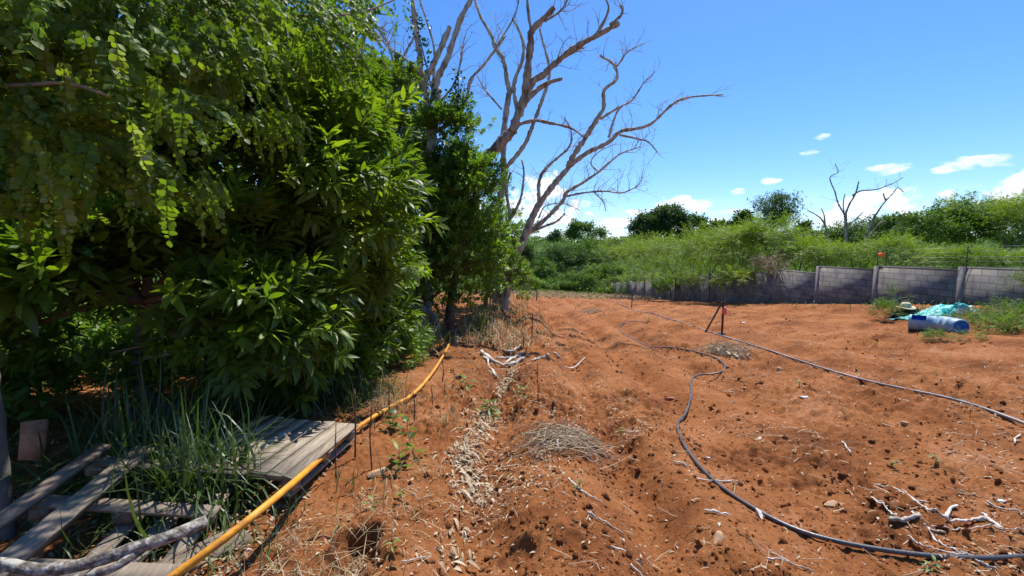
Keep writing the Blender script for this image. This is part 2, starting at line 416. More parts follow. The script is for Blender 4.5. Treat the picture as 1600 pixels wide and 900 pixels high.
def ground_mat():
    m, nt, out = newmat('red_laterite_soil'); L = nt.links.new
    tc = nd(nt, 'ShaderNodeTexCoord'); geo = nd(nt, 'ShaderNodeNewGeometry')
    def noise(s, d=6, rgh=.6, dist=0):
        n = nd(nt, 'ShaderNodeTexNoise'); n.inputs['Scale'].default_value = s; n.inputs['Detail'].default_value = d; n.inputs['Roughness'].default_value = rgh; n.inputs['Distortion'].default_value = dist
        L(tc.outputs['Object'], n.inputs['Vector']); return n.outputs['Fac']
    base = ramp(nt, noise(.9, 9, .66, .4), [(.28, (.11, .036, .012)), (.41, (.21, .073, .024)), (.54, (.30, .114, .038)), (.72, (.38, .172, .080))])
    fine = ramp(nt, noise(26, 6, .75), [(.3, (.55, .52, .5)), (.5, (1, 1, 1)), (.72, (1.25, 1.3, 1.4))])
    mu = nd(nt, 'ShaderNodeMix', data_type='RGBA', blend_type='MULTIPLY'); mu.inputs[0].default_value = .75; L(base, mu.inputs[6]); L(fine, mu.inputs[7])
    # straw-coloured crumbs trodden into the soil
    vo = nd(nt, 'ShaderNodeTexVoronoi'); vo.inputs['Scale'].default_value = 34; L(tc.outputs['Object'], vo.inputs['Vector'])
    sp1 = ramp(nt, vo.outputs['Distance'], [(.0, (1, 1, 1)), (.13, (1, 1, 1)), (.17, (0, 0, 0)), (1, (0, 0, 0))])
    pm = ramp(nt, noise(1.6, 4, .6), [(.45, (0, 0, 0)), (.62, (1, 1, 1))])
    wn = nd(nt, 'ShaderNodeTexWhiteNoise'); L(vo.outputs['Position'], wn.inputs['Vector'])
    ws = ramp(nt, wn.outputs['Value'], [(.66, (0, 0, 0)), (.68, (1, 1, 1))])
    a = nd(nt, 'ShaderNodeMath', operation='MULTIPLY'); L(sp1, a.inputs[0]); L(ws, a.inputs[1])
    a2 = nd(nt, 'ShaderNodeMath', operation='MULTIPLY'); L(a.outputs[0], a2.inputs[0]); L(pm, a2.inputs[1])
    mx = nd(nt, 'ShaderNodeMix', data_type='RGBA'); L(a2.outputs[0], mx.inputs[0]); L(mu.outputs[2], mx.inputs[6]); mx.inputs[7].default_value = (.46, .34, .22, 1)
    # greener/greyer cover beyond the field and in the strip under the trees
    at = nd(nt, 'ShaderNodeAttribute', attribute_name='tone')
    gcol = ramp(nt, noise(1.7, 8, .7), [(.3, (.05, .09, .022)), (.5, (.10, .15, .035)), (.7, (.20, .20, .08))])
    gf = ramp(nt, at.outputs['Fac'], [(.5, (0, 0, 0)), (.9, (1, 1, 1))])
    m3 = nd(nt, 'ShaderNodeMix', data_type='RGBA'); L(gf, m3.inputs[0]); L(mx.outputs[2], m3.inputs[6]); L(gcol, m3.inputs[7])
    p = nd(nt, 'ShaderNodeBsdfPrincipled'); p.inputs['Roughness'].default_value = .95; p.inputs['Specular IOR Level'].default_value = .12
    L(m3.outputs[2], p.inputs['Base Color'])
    b1 = nd(nt, 'ShaderNodeBump'); b1.inputs['Strength'].default_value = .8; b1.inputs['Distance'].default_value = .035; L(noise(22, 8, .7), b1.inputs['Height'])
    b2 = nd(nt, 'ShaderNodeBump'); b2.inputs['Strength'].default_value = .8; b2.inputs['Distance'].default_value = .010; L(noise(120, 4, .7), b2.inputs['Height']); L(b1.outputs[0], b2.inputs['Normal'])
    L(b2.outputs[0], p.inputs['Normal']); L(p.outputs[0], out.inputs[0]); return m
M['soil'] = ground_mat()

def wall_mat():
    m, nt, out = newmat('concrete_block'); L = nt.links.new
    tc = nd(nt, 'ShaderNodeTexCoord'); sx = nd(nt, 'ShaderNodeSeparateXYZ'); L(tc.outputs['Object'], sx.inputs[0])
    cb = nd(nt, 'ShaderNodeCombineXYZ'); L(sx.outputs['Y'], cb.inputs[0]); L(sx.outputs['Z'], cb.inputs[1])
    b = nd(nt, 'ShaderNodeTexBrick'); L(cb.outputs[0], b.inputs['Vector']); b.inputs['Scale'].default_value = 1
    b.inputs['Brick Width'].default_value = .40; b.inputs['Row Height'].default_value = .20; b.inputs['Mortar Size'].default_value = .012; b.inputs['Bias'].default_value = -.1
    b.inputs['Color1'].default_value = (.15, .142, .137, 1); b.inputs['Color2'].default_value = (.24, .222, .20, 1); b.inputs['Mortar'].default_value = (.10, .096, .093, 1)
    n = nd(nt, 'ShaderNodeTexNoise'); n.inputs['Scale'].default_value = 3; n.inputs['Detail'].default_value = 8; L(tc.outputs['Object'], n.inputs['Vector'])
    st = ramp(nt, n.outputs['Fac'], [(.3, (.55, .55, .56)), (.5, (.95, .93, .92)), (.7, (1.2, 1.15, 1.05))])
    mu = nd(nt, 'ShaderNodeMix', data_type='RGBA', blend_type='MULTIPLY'); mu.inputs[0].default_value = 1; L(b.outputs['Color'], mu.inputs[6]); L(st, mu.inputs[7])
    p = nd(nt, 'ShaderNodeBsdfPrincipled'); p.inputs['Roughness'].default_value = .93; L(mu.outputs[2], p.inputs['Base Color'])
    n2 = nd(nt, 'ShaderNodeTexNoise'); n2.inputs['Scale'].default_value = 40; L(tc.outputs['Object'], n2.inputs['Vector'])
    bb = nd(nt, 'ShaderNodeBump'); bb.inputs['Strength'].default_value = .3; bb.inputs['Distance'].default_value = .01; L(n2.outputs['Fac'], bb.inputs['Height'])
    inv = nd(nt, 'ShaderNodeMath', operation='SUBTRACT'); inv.inputs[0].default_value = 1; L(b.outputs['Fac'], inv.inputs[1])
    b2 = nd(nt, 'ShaderNodeBump'); b2.inputs['Strength'].default_value = .9; b2.inputs['Distance'].default_value = .015; L(inv.outputs[0], b2.inputs['Height']); L(bb.outputs[0], b2.inputs['Normal'])
    L(b2.outputs[0], p.inputs['Normal']); L(p.outputs[0], out.inputs[0]); return m
M['block'] = wall_mat()
M['concrete'] = mat_rough('cast_concrete', [(.3, (.12, .112, .11)), (.5, (.18, .165, .16)), (.75, (.24, .22, .20))], 5, .92, .3, 40)

# ---------------------------------------------------------------- the ground, one sheet
def build_ground():
    th = np.concatenate([np.radians(np.linspace(-60, 60, 1050, endpoint=False)), np.radians(np.linspace(60, 300, 130, endpoint=False))])
    r = [0.0, .002, .3, .6, .9]
    while r[-1] < 45: r.append(r[-1] * 1.0058)
    while r[-1] < 2500: r.append(r[-1] * 1.03)
    r = np.array(r[1:])
    RR, TH = np.meshgrid(r, th, indexing='ij'); x = (RR * np.sin(TH)).ravel(); y = (RR * np.cos(TH)).ravel()
    z = H(x, y)
    nr, nt_ = len(r), len(th)
    i = np.arange(nr - 1)[:, None] * nt_; k = np.arange(nt_)[None]; k2 = (k + 1) % nt_
    Q = np.stack([(i + k).ravel(), (i + nt_ + k).ravel(), (i + nt_ + k2).ravel(), (i + k2).ravel()], 1)[:, ::-1]
    V = np.stack([x, y, z], 1)
    c = len(V); V = np.concatenate([V, [[0, 0, H(0, 0)[0]]]])
    Q = np.concatenate([Q, np.stack([np.full(nt_, c), np.full(nt_, c), np.arange(nt_), (np.arange(nt_) + 1) % nt_], 1)[:0]])
    n = fbm(V[:, 0], V[:, 1], .5, 4, 201) * 1.4
    g = np.maximum(sm(44, 60, V[:, 1] + n * 10 - 3 * sm(3, 0, V[:, 0])), sm(13.2, 14.2, V[:, 0] + n * .4))
    g = np.maximum(g, .95 * sm(-7, -9, V[:, 0] + n * 2)); g = np.maximum(g, sm(-3, -9, V[:, 1]) * 0)
    # centre fan as degenerate-free quads is skipped: nothing is seen there; the disc is closed by a small cap
    mb = MB(); mb.add(V, Q, g)
    o = mb.build('ground', M['soil'], smooth=False); tag(o, kind='structure')
    return o
build_ground()

# ---------------------------------------------------------------- generic builders
def mbtube(mb, pts, r0, r1, sides=6, bump=0.1, seed=0, step=None, tone=.5, knob=0.0):
    p = spline(pts, step) if step else np.asarray(pts, float)
    t = np.linspace(0, 1, len(p)); r = r0 + (r1 - r0) * t
    if knob: r = r * (1 + knob * (R(seed + 11).rand(len(r)) - .5))
    V, T = tube(p, r, sides, bump, seed); mb.add(V, T, tone); return p

def pxbranch(pts, Y, seed=0, wob=.0):
    """a branch drawn through photograph pixels; each point may carry its own distance"""
    out = []
    for q in pts:
        out.append(P(q[0], q[1], q[2] if len(q) > 2 else Y))
    return np.array(out)

def grow_twigs(mb, path, r, seed, n, length, depth=2, up=.35):
    """small side twigs that fork, along a dead limb"""
    rs = R(seed); m = len(path)
    for i in range(n):
        k = int(m * (.25 + .75 * rs.rand())); k = min(max(k, 1), m - 2)
        d0 = norm(path[k + 1] - path[k - 1]); d = norm(d0 * .6 + rs.randn(3) * .65 + np.array([0, 0, up])); L = length * (.4 + .9 * rs.rand())
        pts = [path[k]]; dd = d.copy(); s = 5
        for j in range(s):
            dd = norm(dd + rs.randn(3) * .28 + np.array([0, 0, .03])); pts.append(pts[-1] + dd * L / s)
        rr = min(r, .014) * (.5 + .5 * rs.rand()); V, T = tube(pts, np.linspace(rr, rr * .25, s + 1), 3, 0, seed + i, cap=False); mb.add(V, T, rs.rand())
        if depth > 1: grow_twigs(mb, np.array(pts), rr * .6, seed * 3 + i + 1, 2, L * .55, depth - 1, up)

def crown_points(ells, n, seed, clumps=None, crad=.28, shell=.22, bumpy=.25):
    """twig anchors gathered in clumps over a set of ellipsoids (centre, radii). returns pos, outward dir"""
    rs = R(seed); w = np.array([(e[1][0] * e[1][1] + e[1][1] * e[1][2] + e[1][0] * e[1][2]) * (e[2] if len(e) > 2 else 1) for e in ells]); w = w / w.sum()
    pos = []; out = []
    for e, wt in zip(ells, w):
        c, r = np.asarray(e[0], float), np.asarray(e[1], float); k = int(n * wt)
        if k < 1: continue
        nc = clumps or max(10, int(k / 22)); nc = int(min(nc, k))
        d = norm(rs.randn(nc, 3)); d[:, 2] = np.where(d[:, 2] < -.55, -d[:, 2], d[:, 2])
        u = 1 - np.abs(rs.randn(nc)) * shell; u = np.clip(u, .25, 1.05) * (1 + bumpy * (rs.rand(nc) - .5))
        cc = c + d * u[:, None] * r
        j = rs.randint(0, nc, k); off = rs.randn(k, 3) * np.array([1, 1, .6]) * (crad * r.mean())
        off *= (.55 + .45 * rs.rand(k))[:, None]
        p = cc[j] + off; o = norm(norm(off / (r.mean() * crad)) * .7 + d[j] * .9 + rs.randn(k, 3) * .25)
        pos.append(p); out.append(o)
    return np.concatenate(pos), np.concatenate(out)

def foliage(mb, ells, n, tpls, seed, scale=1.0, up=.25, sv=.3, tone=(0, 1), clumps=None, crad=.28, shell=.22, hang=0.0, minz=None, bumpy=.25, keep=None):
    rs = R(seed + 1); pos, out = crown_points(ells, n, seed, clumps, crad, shell, bumpy)
    if keep is not None:
        m = keep(pos); pos, out = pos[m], out[m]
    if minz is not None: 
        m = pos[:, 2] > Hm(pos[:, 0], pos[:, 1]) + minz; pos, out = pos[m], out[m]
    d = norm(out + np.array([0, 0, up - hang])); B = basis(d) if hang < .5 else basis(d, norm(rs.randn(len(d), 3) * .35 + [.72, -.62, .3])); B = roll(B, rs.randn(len(d)) * .45)
    tn = np.clip(tone[0] + (tone[1] - tone[0]) * (rs.rand(len(d)) * .6 + .4 * vnoise(pos[:, 0] * 1.5 + pos[:, 2], pos[:, 1] * 1.5 + pos[:, 2] * 2, seed)), 0, 1)
    s = scale * (1 + sv * (rs.rand(len(d)) - .5) * 2); k = rs.randint(0, len(tpls), len(d))
    for i, t in enumerate(tpls):
        m = k == i
        if m.any(): inst(t, pos[m], B[m], s[m], tn[m], mb)
    return pos

def E(px, py, Y, rx, ry, rd=None, w=1.0):
    """an ellipsoid centred where pixel (px,py) lies Y ahead; rx, ry given in photograph pixels, rd in metres of depth"""
    k = Y / F; return (P(px, py, Y), np.array([rx * k, rd if rd else (rx + ry) / 2 * k, ry * k]), w)

def limbs(mb, base, ells, r, seed, twigs=3, mid=.45):
    rs = R(seed)
    for e in ells:
        c = np.asarray(e[0]); m = base + (c - base) * mid + rs.randn(3) * .06 * np.linalg.norm(c - base); m[2] -= .0
        p = mbtube(mb, [base, m, c], r, r * .35, 6, .12, rs.randint(999), .25 * max(.4, np.linalg.norm(c - base) / 3))
        for k in range(twigs):
            s = p[rs.randint(len(p) // 2, len(p))]; d = norm(rs.randn(3)); d[2] = abs(d[2]) * .7
            t = s + d * e[1] * .85; mbtube(mb, [s, (s + t) / 2 + rs.randn(3) * .05 * e[1], t], r * .32, r * .1, 4, 0, 0, .3)

def tree(name, label, cat, base, ells, n, tpls, leafm, barkm, r=.12, seed=1, group=None, top=.55, scale=1, lean=None, twigs=3, **kw):
    base = np.asarray(base, float); root = thing(name, label, cat, base, group)
    c = np.mean([e[0] for e in ells], 0); lo = min(e[0][2] - e[1][2] for e in ells)
    fork = base + (c - base) * top if lean is None else np.asarray(lean, float)
    mb = MB(); mbtube(mb, [base - np.array([0, 0, .15]), base + (fork - base) * .5 + R(seed).randn(3) * np.array([1, 1, 0]) * .04 * np.linalg.norm(fork - base), fork], r * 1.15, r * .75, 9, .12, seed, max(.1, np.linalg.norm(fork - base) / 8))
    mb.build('trunk', barkm, root, True)
    mb = MB(); limbs(mb, fork, ells, r * .6, seed, twigs); mb.build('branches', barkm, root, True)
    mb = MB(); foliage(mb, ells, n, tpls, seed + 5, scale, **kw); mb.build('crown', leafm, root)
    return root

T_lance = [twig(i, 11, .17 + .01 * (i % 3), .048 + .004 * (i % 2), .24, .05 + .08 * (i % 3)) for i in range(6)]
T_lance_s = [twig(20 + i, 9, .12, .036, .20, .25, rows=2) for i in range(3)]
T_small = [twig(40 + i, 12, .10, .044, .20, .1, rows=1, tipbunch=.4) for i in range(3)]
T_round = [pinnate(60 + i, 10 + i % 3, .25 + .02 * i, .032, .042, .15 + .08 * i, rows=3, power=.9) for i in range(4)]
T_round_s = [pinnate(70 + i, 6, .24, .046, .055, .2, rows=2) for i in range(2)]
T_spray = [spray(80 + i) for i in range(3)]
T_clump = [clump(90 + i) for i in range(3)]

# ================================================================ LEFT: trees along the edge
hz = lambda x, y: float(H(x, y)[0])
def gbase(x, y): return np.array([x, y, hz(x, y)])

# B: big glossy-leaved tree whose foliage comes down to the ground
eB = [E(430, 285, 5.4, 170, 160, 1.0, 1.3), E(535, 385, 6.2, 76, 145, .9, 1.2), E(320, 470, 4.3, 190, 125, .8, 1.1), E(545, 500, 6.4, 55, 90, .8), E(120, 455, 3.7, 190, 75, .7),
      E(470, 200, 6.2, 105, 80, .9), E(250, 290, 5.0, 190, 140, 1.0, 1.0), E(60, 330, 4.8, 150, 160, .9, .8), E(420, 560, 5.2, 120, 70, .7), E(335, 600, 4.7, 90, 50, .5, .8), E(500, 600, 5.9, 70, 45, .5, .8), E(20, 520, 4.2, 70, 90, .6, .6)]
root = thing('glossy_leaf_tree', 'large dense tree with glossy lance-shaped leaves, foliage hanging low over the wooden pallets', 'tree', gbase(-3.35, 4.6))
b0 = gbase(-3.35, 4.6); fork = P(228, 470, 4.5)
mb = MB(); mbtube(mb, [b0 - [0, 0, .2], P(224, 610, 4.6), P(222, 540, 4.55), fork], .085, .065, 10, .12, 3, .12); mb.build('trunk', M['greybark'], root, True)
mb = MB(); limbs(mb, fork, eB, .05, 4, 5)
for q in ([(225, 540), (280, 500), (340, 470)], [(60, 585), (140, 560), (225, 540)], [(225, 560), (330, 540), (420, 500)]):
    mbtube(mb, pxbranch(q, 4.4), .022, .012, 6, .1, 4, .15)
mb.build('branches', M['brownwood'], root, True)
mb = MB(); foliage(mb, eB, 5800, T_lance, 11, 1.05, up=.35, crad=.2, shell=.16, tone=(.0, 1.0), minz=.25,
                   keep=lambda p: ~((np.abs((p[:, 0] / p[:, 1]) * F + 800 - 165) < 72) & (p[:, 2] < 1.65 - .14 * p[:, 1])))
mb.build('crown', M['lance'], root)

# lower bushes at the hedge foot
tree('broadleaf_shrub', 'bright green bushy shrub at the right foot of the glossy tree beside the yellow pipe', 'shrub', gbase(-2.0, 6.9),
     [E(590, 500, 7.0, 50, 60, .5), E(610, 550, 7.0, 40, 45, .45), E(560, 570, 6.4, 45, 40, .4), E(600, 430, 7.4, 40, 50, .5)], 900, T_lance_s, M['bright'], M['brownwood'], .03, 31, crad=.3, minz=.05)

# A: tree with round leaflets overhanging from the upper left
rootA = thing('round_leaflet_tree', 'tree with hanging fronds of round leaflets overhanging from above the broken pallet', 'tree', gbase(-3.05, 2.45))
bA = gbase(-3.05, 2.45)
mb = MB(); mbtube(mb, [bA - [0, 0, .2], P(-10, 640, 2.5), P(-30, 480, 2.5), P(-60, 250, 2.6), P(-70, 60, 2.8), P(-30, -150, 3.0)], 0.04, .035, 10, .12, 5, .10, knob=.2); mb.build('trunk', M['greybark'], rootA, True)
mb = MB()
arms = [[(-65, 150, 2.7), (60, 120, 2.7), (200, 112, 2.9), (270, 88, 3.1), (350, 30, 3.4), (430, -40, 3.8)], [(-60, 100, 2.7), (80, 20, 2.5), (200, -40, 2.4)],
        [(-65, 130, 2.7), (20, 134, 2.3), (105, 130, 2.15), (170, 150, 2.1)], [(350, 30, 3.4), (460, 25, 4.0), (560, 20, 4.6), (640, -10, 5.2)], [(-65, 330, 2.6), (40, 340, 2.8), (110, 350, 3.0)],
        [(-70, 60, 2.8), (150, -60, 3.2), (330, -90, 3.8), (480, -60, 4.4)]]
paths = []
for i, a in enumerate(arms):
    a = [(q[0], q[1], q[2]) for q in a]; paths.append(mbtube(mb, pxbranch(a, 2.6), .017 if i else .02, .007, 6, .1, i, .12))
mb.build('branches', M['brownwood'], rootA, True)
mb = MB()
eA = [E(90, 130, 2.45, 140, 130, .45, 1.3), E(60, 260, 2.35, 110, 100, .4, 1.2), E(230, 60, 2.9, 140, 90, .5), E(330, 90, 3.2, 120, 120, .5), E(200, 210, 2.6, 100, 90, .35), E(440, 50, 3.9, 90, 70, .5, .7), E(490, 80, 4.6, 45, 70, .5, .4), E(-40, 60, 2.5, 100, 150, .5, .6)]
foliage(mb, eA, 1350, T_round, 21, 1.0, hang=.9, up=0, crad=.3, shell=.25, tone=(.0, .92), sv=.35)
rs = R(5)
hang_px = [(200, 200), (232, 250), (262, 290), (205, 240), (100, 110), (60, 60), (130, 150), (30, 180), (45, 230), (70, 250), (110, 250), (20, 270), (140, 270), (245, 130), (280, 150), (180, 60), (128, 60), (90, 330 - 40)]
pos = np.array([P(q[0], q[1] - 25, 1.95 + .35 * rs.rand()) for q in hang_px]); d = norm(np.stack([rs.randn(len(pos)) * .12, rs.randn(len(pos)) * .1, -np.ones(len(pos))], 1))
for i, tp in enumerate(T_round): inst(tp, pos[i::4], roll(basis(d[i::4], (.66, -.75, .1)), rs.randn(len(pos[i::4])) * .55), .8 + .4 * rs.rand(len(pos[i::4])), np.where(rs.rand(len(pos[i::4])) < .5, .97, .2 + .5 * rs.rand(len(pos[i::4]))), mb, .3)
mb.build('crown', M['round'], rootA)

# upper crown reaching the top of the picture
tree('feathery_tree', 'fine-leaved pale green tree at the very top of the hedge', 'tree', gbase(-3.9, 6.9),
     [E(455, 60, 6.2, 72, 85, .8), E(400, 0, 5.8, 110, 90, .9), E(520, 130, 6.8, 36, 45, .5, .8), E(330, 110, 6.0, 110, 110, .9), E(500, -30, 6.6, 50, 45, .6), E(600, -2, 7.2, 34, 12, .4, .25)], 1300, T_round_s, M['bright'], M['greybark'], .07, 41, crad=.32, hang=.9, scale=1.25)

# C: rounded small-leaved trees behind
tree('small_leaf_tree', 'rounded small-leaved tree growing around the leaning brown dead trunk', 'tree', gbase(-1.75, 11.4),
     [E(728, 330, 11.0, 46, 80, .9, 1.2), E(735, 400, 11.2, 50, 70, .9), E(680, 370, 10.6, 52, 80, .8), E(700, 235, 11.6, 45, 60, .9, .7), E(770, 400, 12.4, 35, 60, .8, .7), E(690, 225, 10.8, 42, 42, .6, .6), E(745, 290, 11.2, 34, 50, .6, .6), E(780, 425, 13.4, 26, 40, .6, .6)], 4200, T_small, M['bright'], M['greybark'], .11, 51, crad=.2, scale=1.0, minz=.3)
tree('small_leaf_tree', 'small-leaved tree whose top shows just above the glossy tree beside pale dead stems', 'tree', gbase(-3.6, 12.2),
     [E(620, 170, 12, 55, 55, 1.2), E(600, 260, 11.5, 70, 90, 1.2), E(640, 330, 11, 60, 90, 1.1), E(620, 420, 10.5, 60, 70, 1.0), E(610, 150, 11, 52, 38, .9, .7)], 3600, T_small, M['small'], M['greybark'], .12, 52, crad=.2, scale=1.0, minz=.3)
tree('small_leaf_tree', 'dark shrubby small-leaved tree behind the grey rotten stump', 'tree', gbase(-2.6, 10.8),
     [E(650, 440, 10.6, 60, 55, .8), E(700, 450, 11.4, 55, 45, .7), E(610, 470, 9.6, 50, 60, .7)], 1500, T_small, M['small'], M['greybark'], .06, 53, crad=.26, scale=.9, minz=.05)
tree('small_leaf_tree', 'leafy tree wrapped around the foot of the tall bleached dead tree', 'tree', gbase(-1.0, 15.5),
     [E(760, 440, 14.8, 45, 40, .9), E(800, 390, 16.5, 26, 60, .8, .6), E(745, 350, 15, 40, 60, .9, .8), E(805, 445, 17.5, 22, 30, .8, .7), E(796, 440, 13.4, 22, 22, .5, .5)], 1400, T_small, M['small'], M['greybark'], .08, 54, crad=.26, scale=1.1, minz=.05)
for i, (x, y, s, lab) in enumerate([(-10.5, 9.0, 2.2, 'leafy tree filling the shade behind the grass clump'), (-11.5, 13.5, 3.0, 'large tree farther back behind the round-leaflet tree'), (-6.3, 13.5, 2.8, 'tall tree behind the top of the glossy tree'), (-6.2, 3.6, 1.3, 'shrubby tree behind the trunk of the round-leaflet tree')]):
    b = gbase(x, y); tree('backdrop_tree', lab, 'tree', b, [(b + [0, 0, s * 1.15], np.array([s * .8, s * .8, s * .85]), 1), (b + [s * .5, .3, s * .6], np.array([s * .55, s * .5, s * .5]), 1), (b + [-s * .5, -.2, s * .8], np.array([s * .6, s * .5, s * .6]), 1)],
         [1500, 1700, 1700, 1000][i], T_lance_s, M['small'], M['greybark'], .1, 60 + i, scale=1.6, crad=.3, minz=.0)
# sunny weeds seen through the gap under the crown
for i, (x, y, lab) in enumerate([(-6.5, 7.0, 'sunlit light green weed bush seen through the gap under the glossy tree'), (-5.7, 6.6, 'low light green weed bush behind the grass clump'), (-7.7, 7.0, 'sunlit weed bush behind the brown panel by the round-leaflet trunk')]):
    b = gbase(x, y); tree('weed_bush', lab, 'bush', b, [(b + [0, 0, .55], np.array([.6, .5, .5]), 1), (b + [.4, .1, .4], np.array([.4, .4, .4]), 1)], 420, T_small, M['bright'], M['greybark'], .02, 70 + i, crad=.3, minz=0, scale=.9)

mb = MB(); rs = R(78); n = 2600; x = rs.uniform(-12, -4.1, n); y = rs.uniform(3.2, 13, n); z = Hm(x, y) + rs.rand(n) * .55; p = np.stack([x, y, z], 1)
for i, t in enumerate(T_small): inst(t, p[i::3], basis(norm(rs.randn(len(p[i::3]), 3) * .5 + [0, 0, 1])), 1.3, rs.rand(len(p[i::3])), mb)
tag(mb.build('weedy_undergrowth', M['bright']), 'bright green weeds covering the ground behind the glossy tree', None, None, 'stuff')
# ================================================================ dead trees
def dead(name, label, basepts, Y, main, arms, mat, seed, tw=1.7, group=None):
    """basepts: trunk pixel path with widths in pixels; arms: list of (path, w0, w1, ntwigs, len)"""
    q0 = basepts[0][0][0]; b = P(q0[0], q0[1], q0[2] if len(q0) > 2 else Y); b[2] = hz(b[0], b[1])
    root = thing(name, label, 'dead tree', b, group)
    mb = MB()
    for k, (pts, w0, w1) in enumerate(basepts):
        p = pxbranch(pts, Y); 
        if k == 0 and main: p[0][2] = b[2] - .2
        mbtube(mb, p, w0 / 2 * Y / F, w1 / 2 * Y / F, 10, .18, seed + k, .09, knob=.28)
    mb.build('trunk', mat, root, True)
    for k, (pts, w0, w1, nt_, ln) in enumerate(arms):
        mb = MB(); p = pxbranch(pts, Y)
        rs = R(seed * 7 + k); p = p + rs.randn(*p.shape) * .025; w0 *= .85; w1 *= .8
        q = mbtube(mb, p, w0 / 2 * Y / F, w1 / 2 * Y / F, 8, .18, seed + k, .08, knob=.35)
        if nt_: grow_twigs(mb, q, w1 / 2 * Y / F, seed * 31 + k, int(nt_ * 2.5) + 2, ln * tw, 3 if nt_ > 5 else 2)
        mb.build('limb', mat, root, True)
    return root

Yd = 14.3
dead('bleached_dead_tree', 'tall bleached leafless dead tree with wide spreading branches at the end of the hedge',
     [([(787, 470), (792, 440), (802, 412), (816, 380), (836, 330), (860, 295), (888, 262)], 15, 8),
      ([(775, 472), (772, 430), (774, 350), (787, 280), (786, 230), (789, 190), (795, 146)], 14, 8),
      ([(800, 420, 14.3), (785, 440, 14.3), (780, 468, 14.3)], 12, 16)], Yd, True,
     [([(888, 262, 14.3), (897, 243, 14.2), (915, 215, 14), (935, 185, 13.8), (945, 165, 13.7), (946, 140, 13.6), (964, 122, 13.5), (957, 102, 13.5), (938, 88, 13.5)], 11, 3, 6, .35),
      ([(888, 262, 14.3), (915, 242, 14.1), (950, 220, 13.9), (970, 207, 13.8), (1000, 200, 13.6), (1020, 190, 13.5), (1050, 162, 13.3), (1080, 151, 13.1), (1130, 147, 12.9)], 9, 2, 7, .5),
      ([(968, 210, 13.8), (1000, 215, 13.6), (1012, 222, 13.5), (1027, 237, 13.5)], 4, 2, 3, .3),
      ([(938, 186, 13.8), (965, 170, 13.9), (985, 155, 14), (1005, 130, 14.1), (1020, 110, 14.2)], 5, 1.5, 4, .3),
      ([(957, 105, 13.5), (970, 95, 13.5), (980, 83, 13.5), (1006, 70, 13.5)], 4, 1.5, 4, .3),
      ([(952, 215, 13.9), (957, 190, 13.8), (967, 170, 13.7), (985, 160, 13.7)], 5, 2, 2, .3),
      ([(840, 322, 14.3), (841, 280, 14.1), (856, 260, 13.9), (890, 230, 13.8), (892, 202, 13.7), (881, 184, 13.7)], 7, 2.5, 6, .4),
      ([(802, 418, 14.3), (821, 370, 14.4), (850, 341, 14.5), (880, 315, 14.6), (887, 300, 14.6), (910, 285, 14.7), (935, 270, 14.8), (970, 240, 14.9), (1000, 227, 15)], 11, 2, 16, .55),
      ([(885, 308, 14.6), (910, 302, 14.5), (945, 299, 14.4), (970, 300, 14.3), (995, 290, 14.2), (1005, 278, 14.2)], 4, 1.5, 12, .5),
      ([(930, 300, 14.4), (942, 315, 14.4), (946, 331, 14.4)], 2.5, 1, 3, .25),
      ([(935, 270, 14.8), (925, 255, 14.9), (935, 235, 15), (960, 225, 15)], 3, 1, 7, .5),
      ([(826, 362, 14.4), (850, 352, 14.3), (868, 347, 14.2), (885, 335, 14.1)], 6, 3, 3, .25),
      ([(840, 342, 14.4), (852, 322, 14.5), (880, 318, 14.6), (905, 328, 14.6)], 3, 1, 8, .35),
      ([(795, 148, 14.3), (794, 125, 14.2), (785, 97, 14.2), (775, 75, 14.1), (770, 55, 14.1), (752, 25, 14), (741, -5, 14)], 9, 4, 4, .4),
      ([(775, 75, 14.1), (792, 50, 14), (805, 25, 14), (812, -5, 14)], 4, 2, 2, .3),
      ([(792, 260, 14.3), (815, 226, 14.2), (833, 192, 14.1), (850, 150, 14), (860, 110, 14), (850, 65, 13.9), (842, 45, 13.9)], 9, 3, 4, .4),
      ([(800, 145, 14.3), (806, 120, 14.3), (817, 95, 14.3), (817, 65, 14.4), (801, 30, 14.4)], 8, 4, 2, .3),
      ([(809, 175, 14.3), (807, 150, 14.3), (805, 130, 14.3)], 8, 7, 0, .3),
      ([(783, 172, 14.3), (755, 137, 14.2), (745, 118, 14.2)], 4, 2, 5, .4),
      ([(778, 350, 14.3), (797, 342, 14.2), (791, 297, 14.2), (796, 270, 14.2)], 9, 4, 2, .3),
      ([(795, 342, 14.2), (813, 312, 14.1), (819, 272, 14.1), (817, 250, 14.1)], 6, 3, 3, .3)], M['deadwood'], 101)

